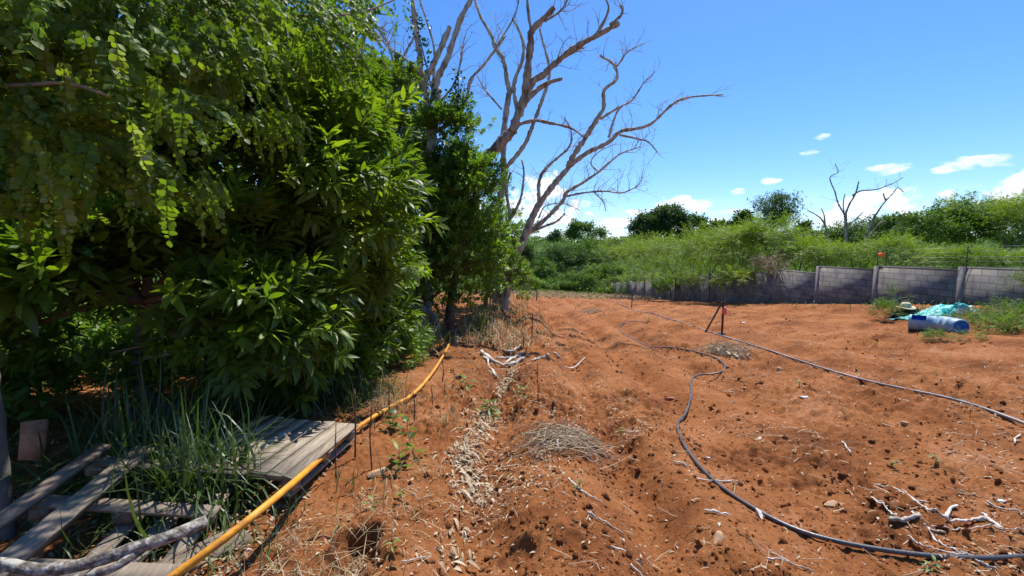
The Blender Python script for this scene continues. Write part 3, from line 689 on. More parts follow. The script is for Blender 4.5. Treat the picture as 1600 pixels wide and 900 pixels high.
dead('leaning_dead_tree', 'leaning brown dead tree rising out of the hedge with a thick forked limb', 
     [([(612, 486, 11.5), (640, 420, 11.5), (662, 374, 11.5), (700, 326, 11.5), (728, 290, 11.5), (760, 248, 11.5), (800, 205, 11.5)], 20, 16)], 11.5, True,
     [([(800, 205, 11.5), (817, 160, 11.4), (823, 125, 11.3), (827, 65, 11.2), (833, 48, 11.2), (865, 12, 11.1)], 16, 9, 2, .3),
      ([(812, 172, 11.4), (830, 132, 11.4), (845, 118, 11.4), (866, 99, 11.4), (900, 75, 11.3), (935, 53, 11.2), (966, 36, 11.1)], 15, 8, 4, .35),
      ([(955, 42, 11.1), (972, 22, 11.1), (970, 2, 11.1)], 6, 3, 3, .25),
      ([(926, 58, 11.2), (948, 20, 11.2), (949, -5, 11.2)], 5, 3, 0, .3),
      ([(818, 160, 11.4), (840, 140, 11.5), (861, 130, 11.5), (880, 122, 11.5)], 11, 6, 0, .3),
      ([(812, 195, 11.5), (832, 186, 11.4), (860, 192, 11.3), (890, 202, 11.3), (912, 215, 11.2)], 7, 3, 5, .3),
      ([(833, 50, 11.2), (826, 25, 11.2), (824, -8, 11.2)], 6, 4, 0, .3),
      ([(840, 125, 11.4), (870, 98, 11.4), (905, 78, 11.5), (915, 72, 11.5)], 5, 2, 3, .4),
      ([(850, 30, 11.1), (875, 15, 11.1), (892, -8, 11.1)], 4, 2, 4, .35)], M['tanwood'], 131)

dead('grey_dead_tree', 'grey many-stemmed dead tree with broken stubs standing among ivy above the hedge',
     [([(668, 490, 11), (668, 400, 11), (670, 300, 11), (672, 235, 11)], 16, 11)], 11, True,
     [([(672, 235, 11), (672, 190, 11), (666, 145, 10.9), (660, 118, 10.8), (657, 90, 10.8), (650, 50, 10.7), (643, -8, 10.6)], 14, 8, 2, .3),
      ([(664, 130, 10.9), (680, 92, 10.8), (703, 42, 10.7)], 11, 9, 0, .3),
      ([(670, 250, 11), (680, 200, 11.1), (686, 168, 11.1), (683, 125, 11.2), (700, 90, 11.2), (712, 50, 11.3), (725, 22, 11.3), (738, -6, 11.4)], 15, 9, 3, .3),
      ([(645, 250, 11.6), (668, 217, 11.6), (712, 185, 11.6), (731, 155, 11.6), (736, 125, 11.6), (755, 95, 11.6), (788, 58, 11.6)], 9, 4, 7, .45),
      ([(677, 160, 11), (678, 80, 11), (665, 30, 11), (655, -5, 11)], 5, 3, 2, .3),
      ([(690, 160, 11), (712, 122, 11), (725, 65, 11)], 4, 2, 5, .4),
      ([(660, 115, 11), (630, 90, 11), (605, 70, 11), (580, 42, 11)], 4, 2, 6, .4)], M['deadwood'], 151)
dead('pale_dead_stem', 'short pale grey dead stem forking above the small-leaved tree', [([(606, 480, 11.6), (612, 300, 11.8), (614, 160, 12), (619, 115, 12)], 14, 9)], 12, True,
     [([(619, 118, 12), (614, 88, 12), (600, 55, 12), (580, 40, 12)], 6, 3, 4, .4), ([(620, 116, 12), (632, 95, 12), (648, 58, 12)], 5, 3, 2, .3), ([(616, 140, 12), (600, 88, 12)], 5, 3, 0, .3),
      ([(614, 155, 12), (640, 170, 12), (668, 172, 12)], 4, 2, 6, .4)], M['deadwood'], 161)
dead('pale_dead_stem', 'forked dead stem with two broken prongs poking over the glossy tree', [([(548, 480, 9), (556, 300, 9), (560, 150, 9), (561, 106, 9)], 12, 8)], 9, True,
     [([(561, 106, 9), (567, 72, 9), (566, 50, 9), (556, 44, 9)], 7, 5, 0, .3), ([(561, 104, 9), (552, 85, 9), (547, 60, 9)], 6, 3, 2, .2), ([(565, 76, 9), (578, 47, 9), (600, 42, 9)], 5, 3, 3, .3)], M['deadwood'], 171)
# right hand dead tree beyond the wall
Yr = 34.0
dead('bare_dead_tree', 'bare forked dead tree standing beyond the block wall', [([(1321, 440), (1321, 400), (1322, 365), (1321, 335)], 7, 4)], Yr, True,
     [([(1321, 337), (1310, 318), (1305, 300), (1297, 278), (1310, 268), (1305, 256)], 2.9, 1.2, 3, .6), ([(1321, 337), (1328, 318), (1338, 302), (1342, 284)], 3.6, 2.0, 1, .5),
      ([(1333, 305), (1345, 298), (1370, 296), (1395, 286), (1412, 277)], 3, 1.2, 4, .6), ([(1322, 350), (1335, 345), (1348, 330)], 2.9, 1.6, 1, .4), ([(1323, 358), (1340, 350), (1358, 338)], 2.9, 1.6, 1, .4),
      ([(1320, 335), (1318, 318), (1320, 303)], 2.2, 1.6, 0, .4)], M['tanwood'], 181)
dead('bare_dead_tree', 'low dead stem curving left of the forked dead tree beyond the wall', [([(1303, 420), (1300, 392), (1295, 375), (1289, 352)], 4.5, 3)], Yr, True,
     [([(1289, 352), (1280, 340), (1262, 329)], 2.9, 1.4, 2, .5), ([(1289, 352), (1287, 336), (1283, 326)], 2.9, 1.6, 0, .4)], M['tanwood'], 182)
dead('bare_dead_tree', 'slanting dead tree leaning right beside the forked dead tree beyond the wall', [([(1345, 415), (1352, 380), (1360, 355), (1368, 335)], 6, 3.5)], Yr, True,
     [([(1368, 335), (1380, 318), (1395, 303), (1403, 294), (1412, 300)], 2.9, 1.3, 4, .5), ([(1349, 385), (1362, 365), (1375, 350), (1384, 345)], 2.9, 1.6, 1, .4), ([(1384, 312), (1381, 307), (1379, 302)], 3, 2, 0, .3)], M['tanwood'], 183)

# ivy climbing the stems
for lab, pts in (('ivy column climbing a dead stem beside the leaning dead trunk', [(714, 215, 11), (716, 150, 11), (716, 120, 11)]), ('ivy strand wound round the grey dead stem at the top', [(690, 210, 10.9), (668, 110, 10.8), (655, 55, 10.7), (650, 20, 10.7)]), ('thick ivy mat low on the grey dead trunk', [(668, 300, 10.9), (690, 230, 10.9), (700, 160, 11)])):
    p = spline(pxbranch(pts, 11), .05); mb = MB(); rs = R(len(lab)); n = 260
    pos = p[rs.randint(0, len(p), n)] + rs.randn(n, 3) * .10; d = norm(rs.randn(n, 3) + [0, -.3, .2]); lf = leaf(.09, .075, 1, .2, .2)
    inst(lf, pos, basis(d), .7 + .6 * rs.rand(n), rs.rand(n), mb); V, T = tube(p, .012, 4); mb.add(V, T, .1)
    tag(mb.build('ivy_vine', M['ivy']), lab, 'ivy')

# ================================================================ the block wall
WX = 13.0; Y0 = 12.39; DY = 2.92
wall = thing('block_wall', 'grey concrete block wall stepping down along the right side of the field', 'wall', (WX, Y0, hz(WX, Y0)))
tops = {-3: 1.35, -2: 1.20, -1: 1.10, 0: 1.007, 1: .878, 2: .59, 3: .36, 4: .08, 5: -.20}
for k in range(6, 17): tops[k] = tops[k - 1] - .30
for k in range(-3, 17):
    y0 = Y0 + DY * k; y1 = y0 + DY; top = tops[k]; bot = min(hz(WX, y0), hz(WX, y1)) - .4
    mb = MB(); V, T = box((WX + .07, (y0 + y1) / 2, (top - .03 + bot) / 2), (.15, DY - .22, top - .03 - bot)); mb.add(V, T); mb.build('block_panel', M['block'], wall, origin=(WX, y0, top))
    mb = MB(); V, T = box((WX + .07, (y0 + y1) / 2, top), (.17, DY - .215, .05), chip=.02, seed=k + 9); mb.add(V, T); mb.build('coping', M['concrete'], wall)
    pt = max(top, tops.get(k - 1, top)) + .02
    mb = MB(); V, T = box((WX + .07, y0, (pt + bot) / 2), (.165, .215, pt - bot)); mb.add(V, T); mb.build('pillar', M['concrete'], wall)

# electric fence wires on the wall
fence = thing('wire_fence', 'thin electric fence of posts and wires along the top of the block wall', 'fence', (WX + .1, Y0, tops[0]))
def fpost(y, zb, h, mat=M['black']):
    mb = MB(); mbtube(mb, [(WX + .1, y, zb - .05), (WX + .1, y, zb + h)], .008, .008, 5)
    for j in range(9): V, T = tube([(WX + .1, y, zb + .08 + j * h * .1), (WX + .1, y, zb + .10 + j * h * .1)], .02, 6); mb.add(V, T)
    mb.build('post', mat, fence)
for (k, dy) in ((-1, .0), (0, .0), (1, .1), (1, -.25), (2, .15), (2, -.25), (3, 0)): fpost(Y0 + k * DY + dy, tops[k] if dy >= 0 else tops[k - 1], .72)
for j in range(5):
    mb = MB()
    for k in (-3, -2, -1, 0): 
        a = (WX + .1, Y0 + k * DY, tops[k] + .12 + j * .14); b = (WX + .1, Y0 + (k + 1) * DY, tops[k] + .10 + j * .14 - .06)
        V, T = tube([a, (a[0], (a[1] + b[1]) / 2, (a[2] + b[2]) / 2 - .02), b], .0035, 4); mb.add(V, T)
    mb.build('wire', M['metal'], fence)
mb = MB(); c = P(1372, 399, 15.5); c[0] = WX - .0; V, T = box((WX + .08, Y0 + DY - .06, tops[0] + .42), (.012, .26, .14)); mb.add(V, T)
tag(mb.build('warning_sign', M['orange']), 'small orange warning plate hung between two fence posts on the wall', 'sign')

# ================================================================ shrubs behind the wall
def shrub(lab, px, py, Y, rx, ry, n, tp, mat, seed, name='feathery_shrub', cat='shrub', rd=None, ex=(), sc=1.0, grp='shrubs beyond the wall', **kw):
    ells = [E(px, py, Y, rx, ry, rd)] + [E(*e) for e in ex]; c = ells[0][0]
    kw.setdefault('crad', .3); kw.setdefault('minz', 0)
    return tree(name, lab, cat, gbase(c[0], c[1]), ells, n, tp, mat, M['greybark'], .05, seed, grp, scale=sc, **kw)
FS = [('pale feathery shrub drooping over the far end of the block wall', 962, 408, 51, 36, 27, 1100),
      ('yellow-green feathery shrub drooping over the wall next to the far end', 1008, 406, 39.5, 44, 29, 1400),
      ('broad yellow-green shrub spilling over the wall left of the upright iron post', 1058, 402, 32.5, 44, 31, 1500),
      ('wide feathery shrub behind the wall right above the upright iron post', 1112, 398, 27.5, 46, 32, 1500),
      ('tall feathery shrub spilling over the wall with brown dry stems below', 1163, 398, 24.8, 42, 36, 1500),
      ('bright feathery shrub beside the brown dry thicket on the wall', 1205, 390, 24.5, 34, 30, 1000),
      ('light green shrub behind the wall where its top steps up', 1250, 400, 22.5, 34, 24, 900),
      ('feathery shrub behind the wall below the forked dead tree', 1300, 408, 20.5, 36, 22, 900),
      ('feathery shrub behind the wall left of the orange warning plate', 1345, 402, 19.2, 30, 24, 800),
      ('light shrub behind the wall right of the orange warning plate', 1395, 402, 17.8, 34, 20, 800),
      ('low weedy shrub behind the wall under the fence wires', 1450, 408, 16.6, 36, 12, 700),
      ('low bright shrub behind the wall beneath the dark tree', 1515, 410, 15.8, 42, 11, 700),
      ('low bright shrub behind the wall at the end of the fence wires', 1585, 412, 15.0, 44, 14, 700)]
for i, (lab, px, py, Y, rx, ry, n) in enumerate(FS):
    py -= (0, 4, -4, 2, 8, 10, -2, 2, -3, 4, 0, 3, 0)[i]
    shrub(lab, px, py, Y, rx, ry, n, T_spray, M['feather'], 200 + i, ex=((px - rx * .5, py - ry * .45, Y, rx * .35, ry * .35), (px + rx * .45, py - ry * .6, Y, rx * .3, ry * .4)) + (((px - 4, 440 - i, Y * .93, rx * .8, 8, 1.0),) if i < 5 else ()), bumpy=.6, rd=2.0 if i < 7 else 1.0, sc=.8 if i < 7 else .5, hang=.35, minz=.2, crad=.26, tone=((0, .9), (.15, 1), (0, .7))[i % 3])
# brown dry thicket
mb = MB(); rs = R(3)
c = P(1198, 412, 21.9)
for i in range(260):
    a = c + rs.randn(3) * [.25, .9, .22]; d = norm(rs.randn(3)); mbtube(mb, [a, a + d * .3 + [0, 0, .05], a + d * .6 - [0, 0, .1]], .012, .005, 3, tone=rs.rand())
tag(mb.build('dry_thicket', M['twigwood']), 'brown dry tangle of dead stems lying on the top of the wall', 'thicket')
# vegetation on the field side of the wall
shrub('green climber hanging down the wall face left of the iron post', 1048, 448, 33, 22, 8, 160, T_small, M['bright'], 230, name='wall_climber', cat='plant', sc=1.6, grp=None, rd=.5)
shrub('small yellow-green bush against the wall near its far end', 972, 457, 48, 12, 5, 120, T_spray, M['feather'], 231, name='wall_bush', cat='bush', sc=.9, grp=None, rd=.8)

# right: big trees beyond
shrub('wide dark tree beyond the wall with a layered crown', 1505, 352, 33, 62, 36, 3000, T_clump, M['far_mid'], 240, name='spreading_tree', cat='tree', ex=((1450, 362, 32, 50, 24), (1560, 362, 31, 60, 40)), sc=.75, grp='trees beyond the wall', crad=.22)
shrub('feathery flat-topped tree rising at the far right beyond the wall', 1575, 330, 28, 50, 14, 1500, T_spray, M['feather'], 241, name='flat_topped_tree', cat='tree', ex=((1530, 318, 28, 38, 9), (1630, 340, 28, 60, 40), (1600, 350, 28, 40, 22)), sc=.8, grp='trees beyond the wall', crad=.2)
shrub('bushy tree with thin feathery edge just right of the slanting dead tree', 1420, 368, 38, 45, 22, 1300, T_clump, M['far_mid'], 242, name='bushy_tree', cat='tree', ex=((1400, 350, 38, 40, 8),), sc=.8, grp='trees beyond the wall')
shrub('rounded bush behind the forked dead tree', 1335, 378, 46, 40, 26, 900, T_clump, M['far_mid'], 243, name='round_bush', cat='bush', sc=.9, grp='trees beyond the wall')
shrub('rounded bush between the umbrella tree and the forked dead tree', 1290, 384, 48, 36, 22, 800, T_clump, M['far_mid'], 244, name='round_bush', cat='bush', sc=.9, grp='trees beyond the wall')
shrub('dark green bush to the right of the forked dead tree', 1375, 382, 43, 34, 20, 700, T_clump, M['far_mid'], 245, name='round_bush', cat='bush', sc=.9, grp='trees beyond the wall')
# far group
FT = [('dark dense tree at the left end of the dark clump on the skyline', 1008, 362, 92, 18, 26, 800, 'far_dark'), ('tallest dark round tree of the clump on the skyline', 1043, 352, 92, 27, 27, 1300, 'far_dark'),
      ('medium round tree beside the tallest tree of the dark clump', 1083, 356, 96, 20, 17, 500, 'far_dark'), ('low round tree right of the dark clump', 1118, 362, 90, 22, 14, 500, 'far_mid'),
      ('round dark tree left of the umbrella tree', 1160, 356, 84, 18, 20, 500, 'far_dark'), ('small dark bush right of the umbrella tree', 1257, 364, 80, 9, 12, 200, 'far_dark'), ('wide low tree in front of the dark clump', 1140, 372, 80, 30, 12, 500, 'far_mid'),
      ('low round bush under the medium round tree', 1090, 374, 85, 26, 10, 400, 'far_mid')]
for i, (lab, px, py, Y, rx, ry, n, mt) in enumerate(FT):
    shrub(lab, px, py, Y, rx, ry, n, T_clump, M[mt], 260 + i, name='skyline_tree', cat='tree', sc=2.0, grp='trees on the skyline', crad=.2)
shrub('umbrella-shaped tree with see-through layered crown on the skyline', 1216, 320, 80, 36, 11, 1100, T_clump, M['far_dark'], 275, name='umbrella_tree', cat='tree', ex=((1200, 338, 80, 22, 16), (1230, 340, 80, 22, 14), (1210, 352, 80, 26, 12)), sc=1.3, grp='trees on the skyline', crad=.45)
shrub('hazy distant wide tree beyond the green thicket', 912, 363, 160, 32, 12, 500, T_clump, M['far_mid'], 276, name='skyline_tree', cat='tree', sc=3.2, grp='trees on the skyline', crad=.2)
shrub('small distant round tree beside the dead tree branches', 866, 370, 150, 12, 7, 150, T_clump, M['far_dark'], 277, name='skyline_tree', cat='tree', sc=3.0, grp='trees on the skyline', crad=.2)
# thicket at the field end
TH = [('dark green bush in the middle of the thicket at the field end', 870, 412, 74, 40, 22, 900, 'far_dark'), ('wide green bush along the top of the thicket', 925, 396, 86, 60, 16, 1100, 'far_mid'),
      ('rounded bush at the left of the thicket beside the dead tree', 842, 428, 60, 26, 20, 600, 'far_mid'), ('dark bush beneath the top of the thicket', 915, 412, 76, 36, 18, 800, 'far_dark'),
      ('light green leafy bush where the thicket meets the wall', 945, 432, 60, 30, 18, 700, 'far_light'), ('green bush of the thicket below the dark skyline trees', 980, 392, 80, 34, 16, 700, 'far_mid'),
      ('bright creeper-covered low bush in front of the thicket', 900, 440, 57, 36, 10, 600, 'far_light'), ('dark bush behind the dead tree foot', 822, 408, 52, 16, 26, 500, 'far_dark'),
      ('low light bush along the far field edge', 868, 448, 54, 34, 6, 400, 'far_light'), ('light green bush by the dead tree roots', 822, 444, 42, 18, 14, 400, 'bright')]
for i, (lab, px, py, Y, rx, ry, n, mt) in enumerate(TH):
    shrub(lab, px, py, Y, rx, ry, n, T_clump, M[mt], 280 + i, name='thicket_bush', cat='bush', sc=1.3 * Y / 75, grp='bushes at the field end', crad=.2, minz=-.5)
# far masses: stuff
mb = MB(); rs = R(77); n = 9000
x = rs.uniform(-260, 420, n); y = 205 + rs.rand(n) * 40; z = Hm(x, y) + rs.rand(n) * (3.5 + 4.5 * vnoise(x * .06, y * .02, 3)); p = np.stack([x, y, z], 1)
for i, t in enumerate(T_clump): inst(t, p[i::3], basis(norm(rs.randn(len(p[i::3]), 3) + [0, 0, 1])), 5.0, .2 + .6 * rs.rand(len(p[i::3])), mb)
tag(mb.build('distant_treeline', M['far_mid']), 'distant low green tree line closing the horizon', None, None, 'stuff')
mb = MB(); n = 15000; y = 96 + rs.rand(n) ** 1.2 * 105; x = rs.uniform(-.4, 1.25, n) * y; z = Hm(x, y) + rs.rand(n) * 1.6; p = np.stack([x, y, z], 1)
for i, t in enumerate(T_spray): inst(t, p[i::3], basis(norm(rs.randn(len(p[i::3]), 3) * .5 + [0, 0, 1])), 4.2, .1 + .7 * rs.rand(len(p[i::3])), mb)
tag(mb.build('distant_scrub', M['far_light']), 'rough green scrub covering the land beyond the field', None, None, 'stuff')
mb = MB(); n = 9000; x = rs.uniform(14, 60, n); y = rs.uniform(12, 95, n); z = Hm(x, y) + rs.rand(n) * .9; p = np.stack([x, y, z], 1)
for i, t in enumerate(T_spray): inst(t, p[i::3], basis(norm(rs.randn(len(p[i::3]), 3) * .6 + [0, 0, 1])), 1.6, rs.rand(len(p[i::3])), mb)
tag(mb.build('scrub_undergrowth', M['far_mid']), 'low scrub covering the ground beyond the wall', None, None, 'stuff')
mb = MB(); n = 9000; y = rs.uniform(47, 98, n); x = rs.uniform(-14, 13, n); z = Hm(x, y) + rs.rand(n) * np.where(y > 54, 1.0, .25); p = np.stack([x, y, z], 1)
for i, t in enumerate(T_clump): inst(t, p[i::3], basis(norm(rs.randn(len(p[i::3]), 3) * .6 + [0, 0, 1])), np.where(p[i::3][:, 1] > 54, 1.8, .6), rs.rand(len(p[i::3])), mb)
tag(mb.build('creeper_undergrowth', M['far_light']), 'light green creepers and grass covering the far field edge', None, None, 'stuff')

# ================================================================ hoses
def hose(name, label, cat, px, r, mat, h=None, step=.04, lift=.0, sides=10):
    px = np.array(px, float); s = spline(px[:, :2], 4.0)
    FURROW[0] = 0.0; g = G(s[:, 0], s[:, 1], 0.0); FURROW[0] = 1.0
    if h is not None:
        arc = np.linspace(0, 1, len(s)); hh = np.interp(arc, np.linspace(0, 1, len(h)), h)
        g = G(s[:, 0], s[:, 1], hh)
    # resample by length
    L = np.concatenate([[0], np.cumsum(np.linalg.norm(np.diff(g, axis=0), axis=1))]); m = int(L[-1] / step) + 2; t = np.linspace(0, L[-1], m)
    q = np.stack([np.interp(t, L, g[:, k]) for k in range(3)], 1)
    for _ in range(4): q[1:-1] = (q[:-2] + 2 * q[1:-1] + q[2:]) / 4
    if h is None:
        z = H(q[:, 0], q[:, 1]); k = 12; zp = np.pad(z, k, 'edge'); zm = np.array([zp[i:i + 2 * k + 1].mean() for i in range(len(z))]); zx = np.array([zp[i + k - 4:i + k + 5].max() for i in range(len(z))]); q[:, 2] = np.maximum(zm + .3 * (zx - zm), z) + r * .95 + lift
        for _ in range(60): q[1:-1, 2] = (q[:-2, 2] + 2 * q[1:-1, 2] + q[2:, 2]) / 4
    mb = MB(); V, T = tube(q, r, sides, .0); mb.add(V, T)
    return tag(mb.build(name, mat, smooth=True), label, cat), q
hose('garden_hose', 'black hose looping across the red soil in the middle of the field', 'hose', [(1660, 868), (1600, 876), (1540, 880), (1460, 878), (1380, 866), (1300, 849), (1240, 831), (1180, 802), (1130, 770), (1100, 743), (1075, 712), (1061, 685), (1060, 660), (1072, 640), (1080, 620), (1079, 603), (1088, 589), (1100, 584), (1116, 583), (1128, 581), (1133, 577), (1130, 572), (1120, 566), (1106, 561), (1088, 555), (1068, 550), (1044, 543), (1024, 538), (1008, 533), (992, 526), (976, 518), (967, 513), (970, 508), (980, 505), (998, 502), (1012, 503)], .0145, M['blackhose'])
hose('irrigation_pipe', 'long straight dusty grey irrigation pipe running past the upright iron post', 'pipe', [(945, 468), (960, 473), (980, 480), (994, 485), (1020, 489), (1036, 494), (1060, 501), (1080, 508), (1110, 521), (1140, 531), (1170, 541), (1200, 552), (1243, 567), (1306, 587), (1344, 599), (1422, 620), (1481, 634), (1600, 670), (1700, 702)], .016, M['greyhose'])
hose('yellow_pipe', 'thick orange-yellow plastic pipe running along the hedge over the pallet edge', 'pipe', [(215, 945), (270, 900), (330, 858), (400, 803), (470, 744), (540, 682), (600, 641), (640, 620), (668, 592), (690, 560), (703, 533), (700, 514)], .0215, M['yellow'], h=[.12, .15, .2, .25, .3, .28, .16, .09, .06, .05, .05, .05])

# ================================================================ pallets and log
def rotm(rz, rx=0, ry=0):
    return np.array(Matrix.Rotation(rz, 3, 'Z') @ Matrix.Rotation(rx, 3, 'X') @ Matrix.Rotation(ry, 3, 'Y'))
def pallet(label, c, rz, rx, ry, top, bottom, stringers, mat, seed, size=(.95, 1.0)):
    c = np.asarray(c, float); root = thing('wooden_pallet', label, 'pallet', c); Mx = rotm(rz, rx, ry); rs = R(seed)
    def brd(name, lc, s, k, tone):
        V, T = box((0, 0, 0), s, chip=.008, seed=seed * 10 + k); 
        # a few extra rows along the board so that it can warp
        V = V + np.asarray(lc); V = V @ Mx.T + c; mb = MB(); mb.add(V, T, tone); mb.build(name, mat, root)
    k = 0
    for (x, L, w, off, th) in top: k += 1; brd('deck_board', (x, off, .115 + th), (w, L, .022), k, rs.rand())
    for (y,) in stringers:
        for z in (.088,): k += 1; brd('stringer_board', (0, y, z), (size[0], .09, .022), k, rs.rand())
        for x in (-size[0] / 2 + .07, 0, size[0] / 2 - .07): k += 1; brd('block', (x, y, .04), (.09, .09, .074), k, rs.rand())
    for (x, L, w, off) in bottom: k += 1; brd('bottom_board', (x, off, -.009), (w, L, .02), k, rs.rand())
    return root
z0 = hz(-1.85, 3.3)
pallet('sunlit grey wooden pallet with a full plank top beside the yellow pipe', (-1.90, 3.28, z0 + .10), rad(-4), rad(-3), rad(3),
       [(-.42, 1.0, .11, 0, 0), (-.29, 1.0, .10, .02, 0), (-.17, .98, .11, 0, .002), (-.045, 1.0, .10, 0, 0), (.075, 1.0, .11, -.01, 0), (.20, 1.0, .105, .01, .001), (.32, .99, .11, 0, 0), (.43, 1.0, .09, 0, 0)],
       [(-.4, 1, .1, 0), (0, 1, .1, 0), (.4, 1, .1, 0)], [(-.43,), (0,), (.43,)], M['plank'], 5)
z0 = hz(-2.3, 2.2)
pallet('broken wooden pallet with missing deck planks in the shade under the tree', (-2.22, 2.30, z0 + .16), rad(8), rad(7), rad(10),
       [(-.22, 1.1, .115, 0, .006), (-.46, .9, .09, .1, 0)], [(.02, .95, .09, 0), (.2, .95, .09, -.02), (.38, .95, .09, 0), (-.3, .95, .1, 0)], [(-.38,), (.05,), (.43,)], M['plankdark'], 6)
# fallen log and loose board
mb = MB(); root = thing('fallen_branch', 'curved lichen-grey fallen branch lying in front of the broken pallet', 'branch', G(150, 880))
pts = [P(-60, 875, 1.72), P(0, 880, 1.72), P(60, 890, 1.72), P(130, 882, 1.75), P(200, 860, 1.8), P(270, 837, 1.88), P(318, 815, 2.0)]
mbtube(mb, pts, .022, .029, 14, .10, 3, .05, knob=.12); mb.build('stem', M['log'], root, True)
mb = MB(); mbtube(mb, [P(100, 910, 1.7), P(180, 886, 1.74), P(230, 852, 1.84)], .014, .02, 7, .14, 3, .03, knob=.2); mb.build('fork', M['log'], root, True)
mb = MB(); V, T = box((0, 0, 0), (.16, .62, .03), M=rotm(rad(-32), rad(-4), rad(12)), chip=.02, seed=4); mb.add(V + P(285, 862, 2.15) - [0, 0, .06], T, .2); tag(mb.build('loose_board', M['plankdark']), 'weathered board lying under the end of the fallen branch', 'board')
mb = MB(); V, T = box((0, 0, 0), (.16, .03, .26), M=rotm(rad(15), rad(-14), 0), chip=.02, seed=8); mb.add(V + P(52, 688, 2.9), T, .2); tag(mb.build('rusty_panel', M['redrock']), 'small rust-brown panel leaning by the trunk of the round-leaflet tree', 'panel')

# ================================================================ stumps and soil bank
root = thing('rotten_stump', 'grey rotten stump beside the far end of the yellow pipe', 'stump', G(655, 515))
mb = MB(); b = G(655, 530); mbtube(mb, [b - [0, 0, .1], b + [-.02, 0, .3], b + [.03, 0, .52], b + [.16, 0, .66]], .20, .11, 12, .25, 4, .06, knob=.3)
mbtube(mb, [b + [.12, 0, .6], b + [.3, .05, .42], b + [.42, 0, .0]], .11, .07, 9, .25, 5, .06, knob=.3); mb.build('stem', M['greybark'], root, True)
mb = MB(); mbtube(mb, [P(600, 470, 9.3), P(625, 480, 9.2), b + [.05, 0, .62]], .08, .10, 9, .2, 5, .1); mb.build('fallen_limb', M['greybark'], root, True)
mb = MB(); b = G(704, 522); mbtube(mb, [b - [0, 0, .1], b + [0, 0, .3], b + [.04, 0, .6]], .10, .07, 9, .3, 8, .06, knob=.4)
tag(mb.build('broken_stump', M['darkstake'], smooth=True), 'dark brown broken stump behind the end of the yellow pipe', 'stump')

# ================================================================ iron post, stake, stakes
b = G(1128, 523); root = thing('iron_post', 'upright thin dark iron post with a coral tag standing by the grey pipe', 'post', b)
hgt = P(1128, 443, b[1])[2] - b[2]; b[2] = hz(b[0], b[1])
mb = MB(); mbtube(mb, [b - [0, 0, .3], b + [0, 0, hgt]], .027, .027, 6); V, T = box(b + [0, 0, hgt], (.10, .05, .02)); mb.add(V, T); mb.build('shaft', M['iron'], root, True)
mb = MB(); V, T = box(b + [0, 0, .02], (.16, .16, .03), .4, chip=.02); mb.add(V, T); mb.build('dark_foot', M['black'], root)  # thin dark square at the foot of the post
# coral tag
c = P(1132, 486, b[1] - .05); V, T = ico(2); V = V * [.07, .03, .11] * (1 + .2 * n3(V, 2, 3))[:, None]; mb = MB(); mb.add(V + c, T); tag(mb.build('float_tag', M['coral'], smooth=True), 'coral red plastic float hanging on the iron post', 'float')
a = G(1101, 519); mb = MB(); e = P(1130, 470, b[1] - .1); mbtube(mb, [a - [0, 0, .05], (a + e) / 2 + [0, 0, -.02], e], .026, .022, 7, .15, 2, .1); mbtube(mb, [P(1126, 478, b[1] - .1), P(1133, 470, b[1] - .1)], .025, .02, 6)
tag(mb.build('slanted_stake', M['darkstake'], smooth=True), 'dark wooden stake leaning against the iron post', 'stake')
SG = 'dry dark stems standing along the weedy strip'
ST = [(555, 716, 612, 7, 'thick dark dry stem standing in front of the pallet corner'), (581, 733, 634, 6, 'dark dry stem standing right of the pallet and yellow pipe'), (525, 747, 662, 5, 'thin dry stem crossing in front of the yellow pipe at the pallet'),
      (608, 657, 600, 5, 'dry stem crossing the yellow pipe beyond the pallet'), (647, 660, 613, 5, None), (675, 642, 604, 4, None), (691, 600, 560, 4, None), 
      (760, 523, 495, 6, 'dark short stake whose shadow falls toward the white branches'), (831, 528, 490, 5, 'dark dry stem on the edge between weedy strip and field'), (818, 545, 520, 5, None), (841, 632, 568, 4, 'tall thin dry stem beside the arched brush heap'), (987, 481, 458, 4, 'short grey stake beside the far end of the grey pipe'),
      (736, 488, 462, 4, None), (710, 600, 575, 3, None), (838, 470, 452, 4, 'dark stub standing on the far edge of the strip'), (790, 525, 500, 4, None)]
for i, (px, pb, ptp, w, lab) in enumerate(ST):
    b = G(px, pb); b[2] = hz(b[0], b[1]); rs = R(i + 500); top = P(px + rs.randn() * 2, ptp, b[1]); mb = MB()
    m = (b + top) / 2 + rs.randn(3) * .012; r = w / 2 * b[1] / F * .5
    q = mbtube(mb, [b - [0, 0, .1], b, m, top], r, r * .6, 6, .25, i, .05, knob=.4)
    for _ in range(3): k = rs.randint(len(q) // 3, len(q)); d = norm(rs.randn(3) + [0, 0, .6]); mbtube(mb, [q[k], q[k] + d * .05], r * .5, r * .25, 4)
    tag(mb.build('dry_stake', M['darkstake'], smooth=True), lab or 'short thin dry stem standing in the weedy strip', 'dry stalk', SG)

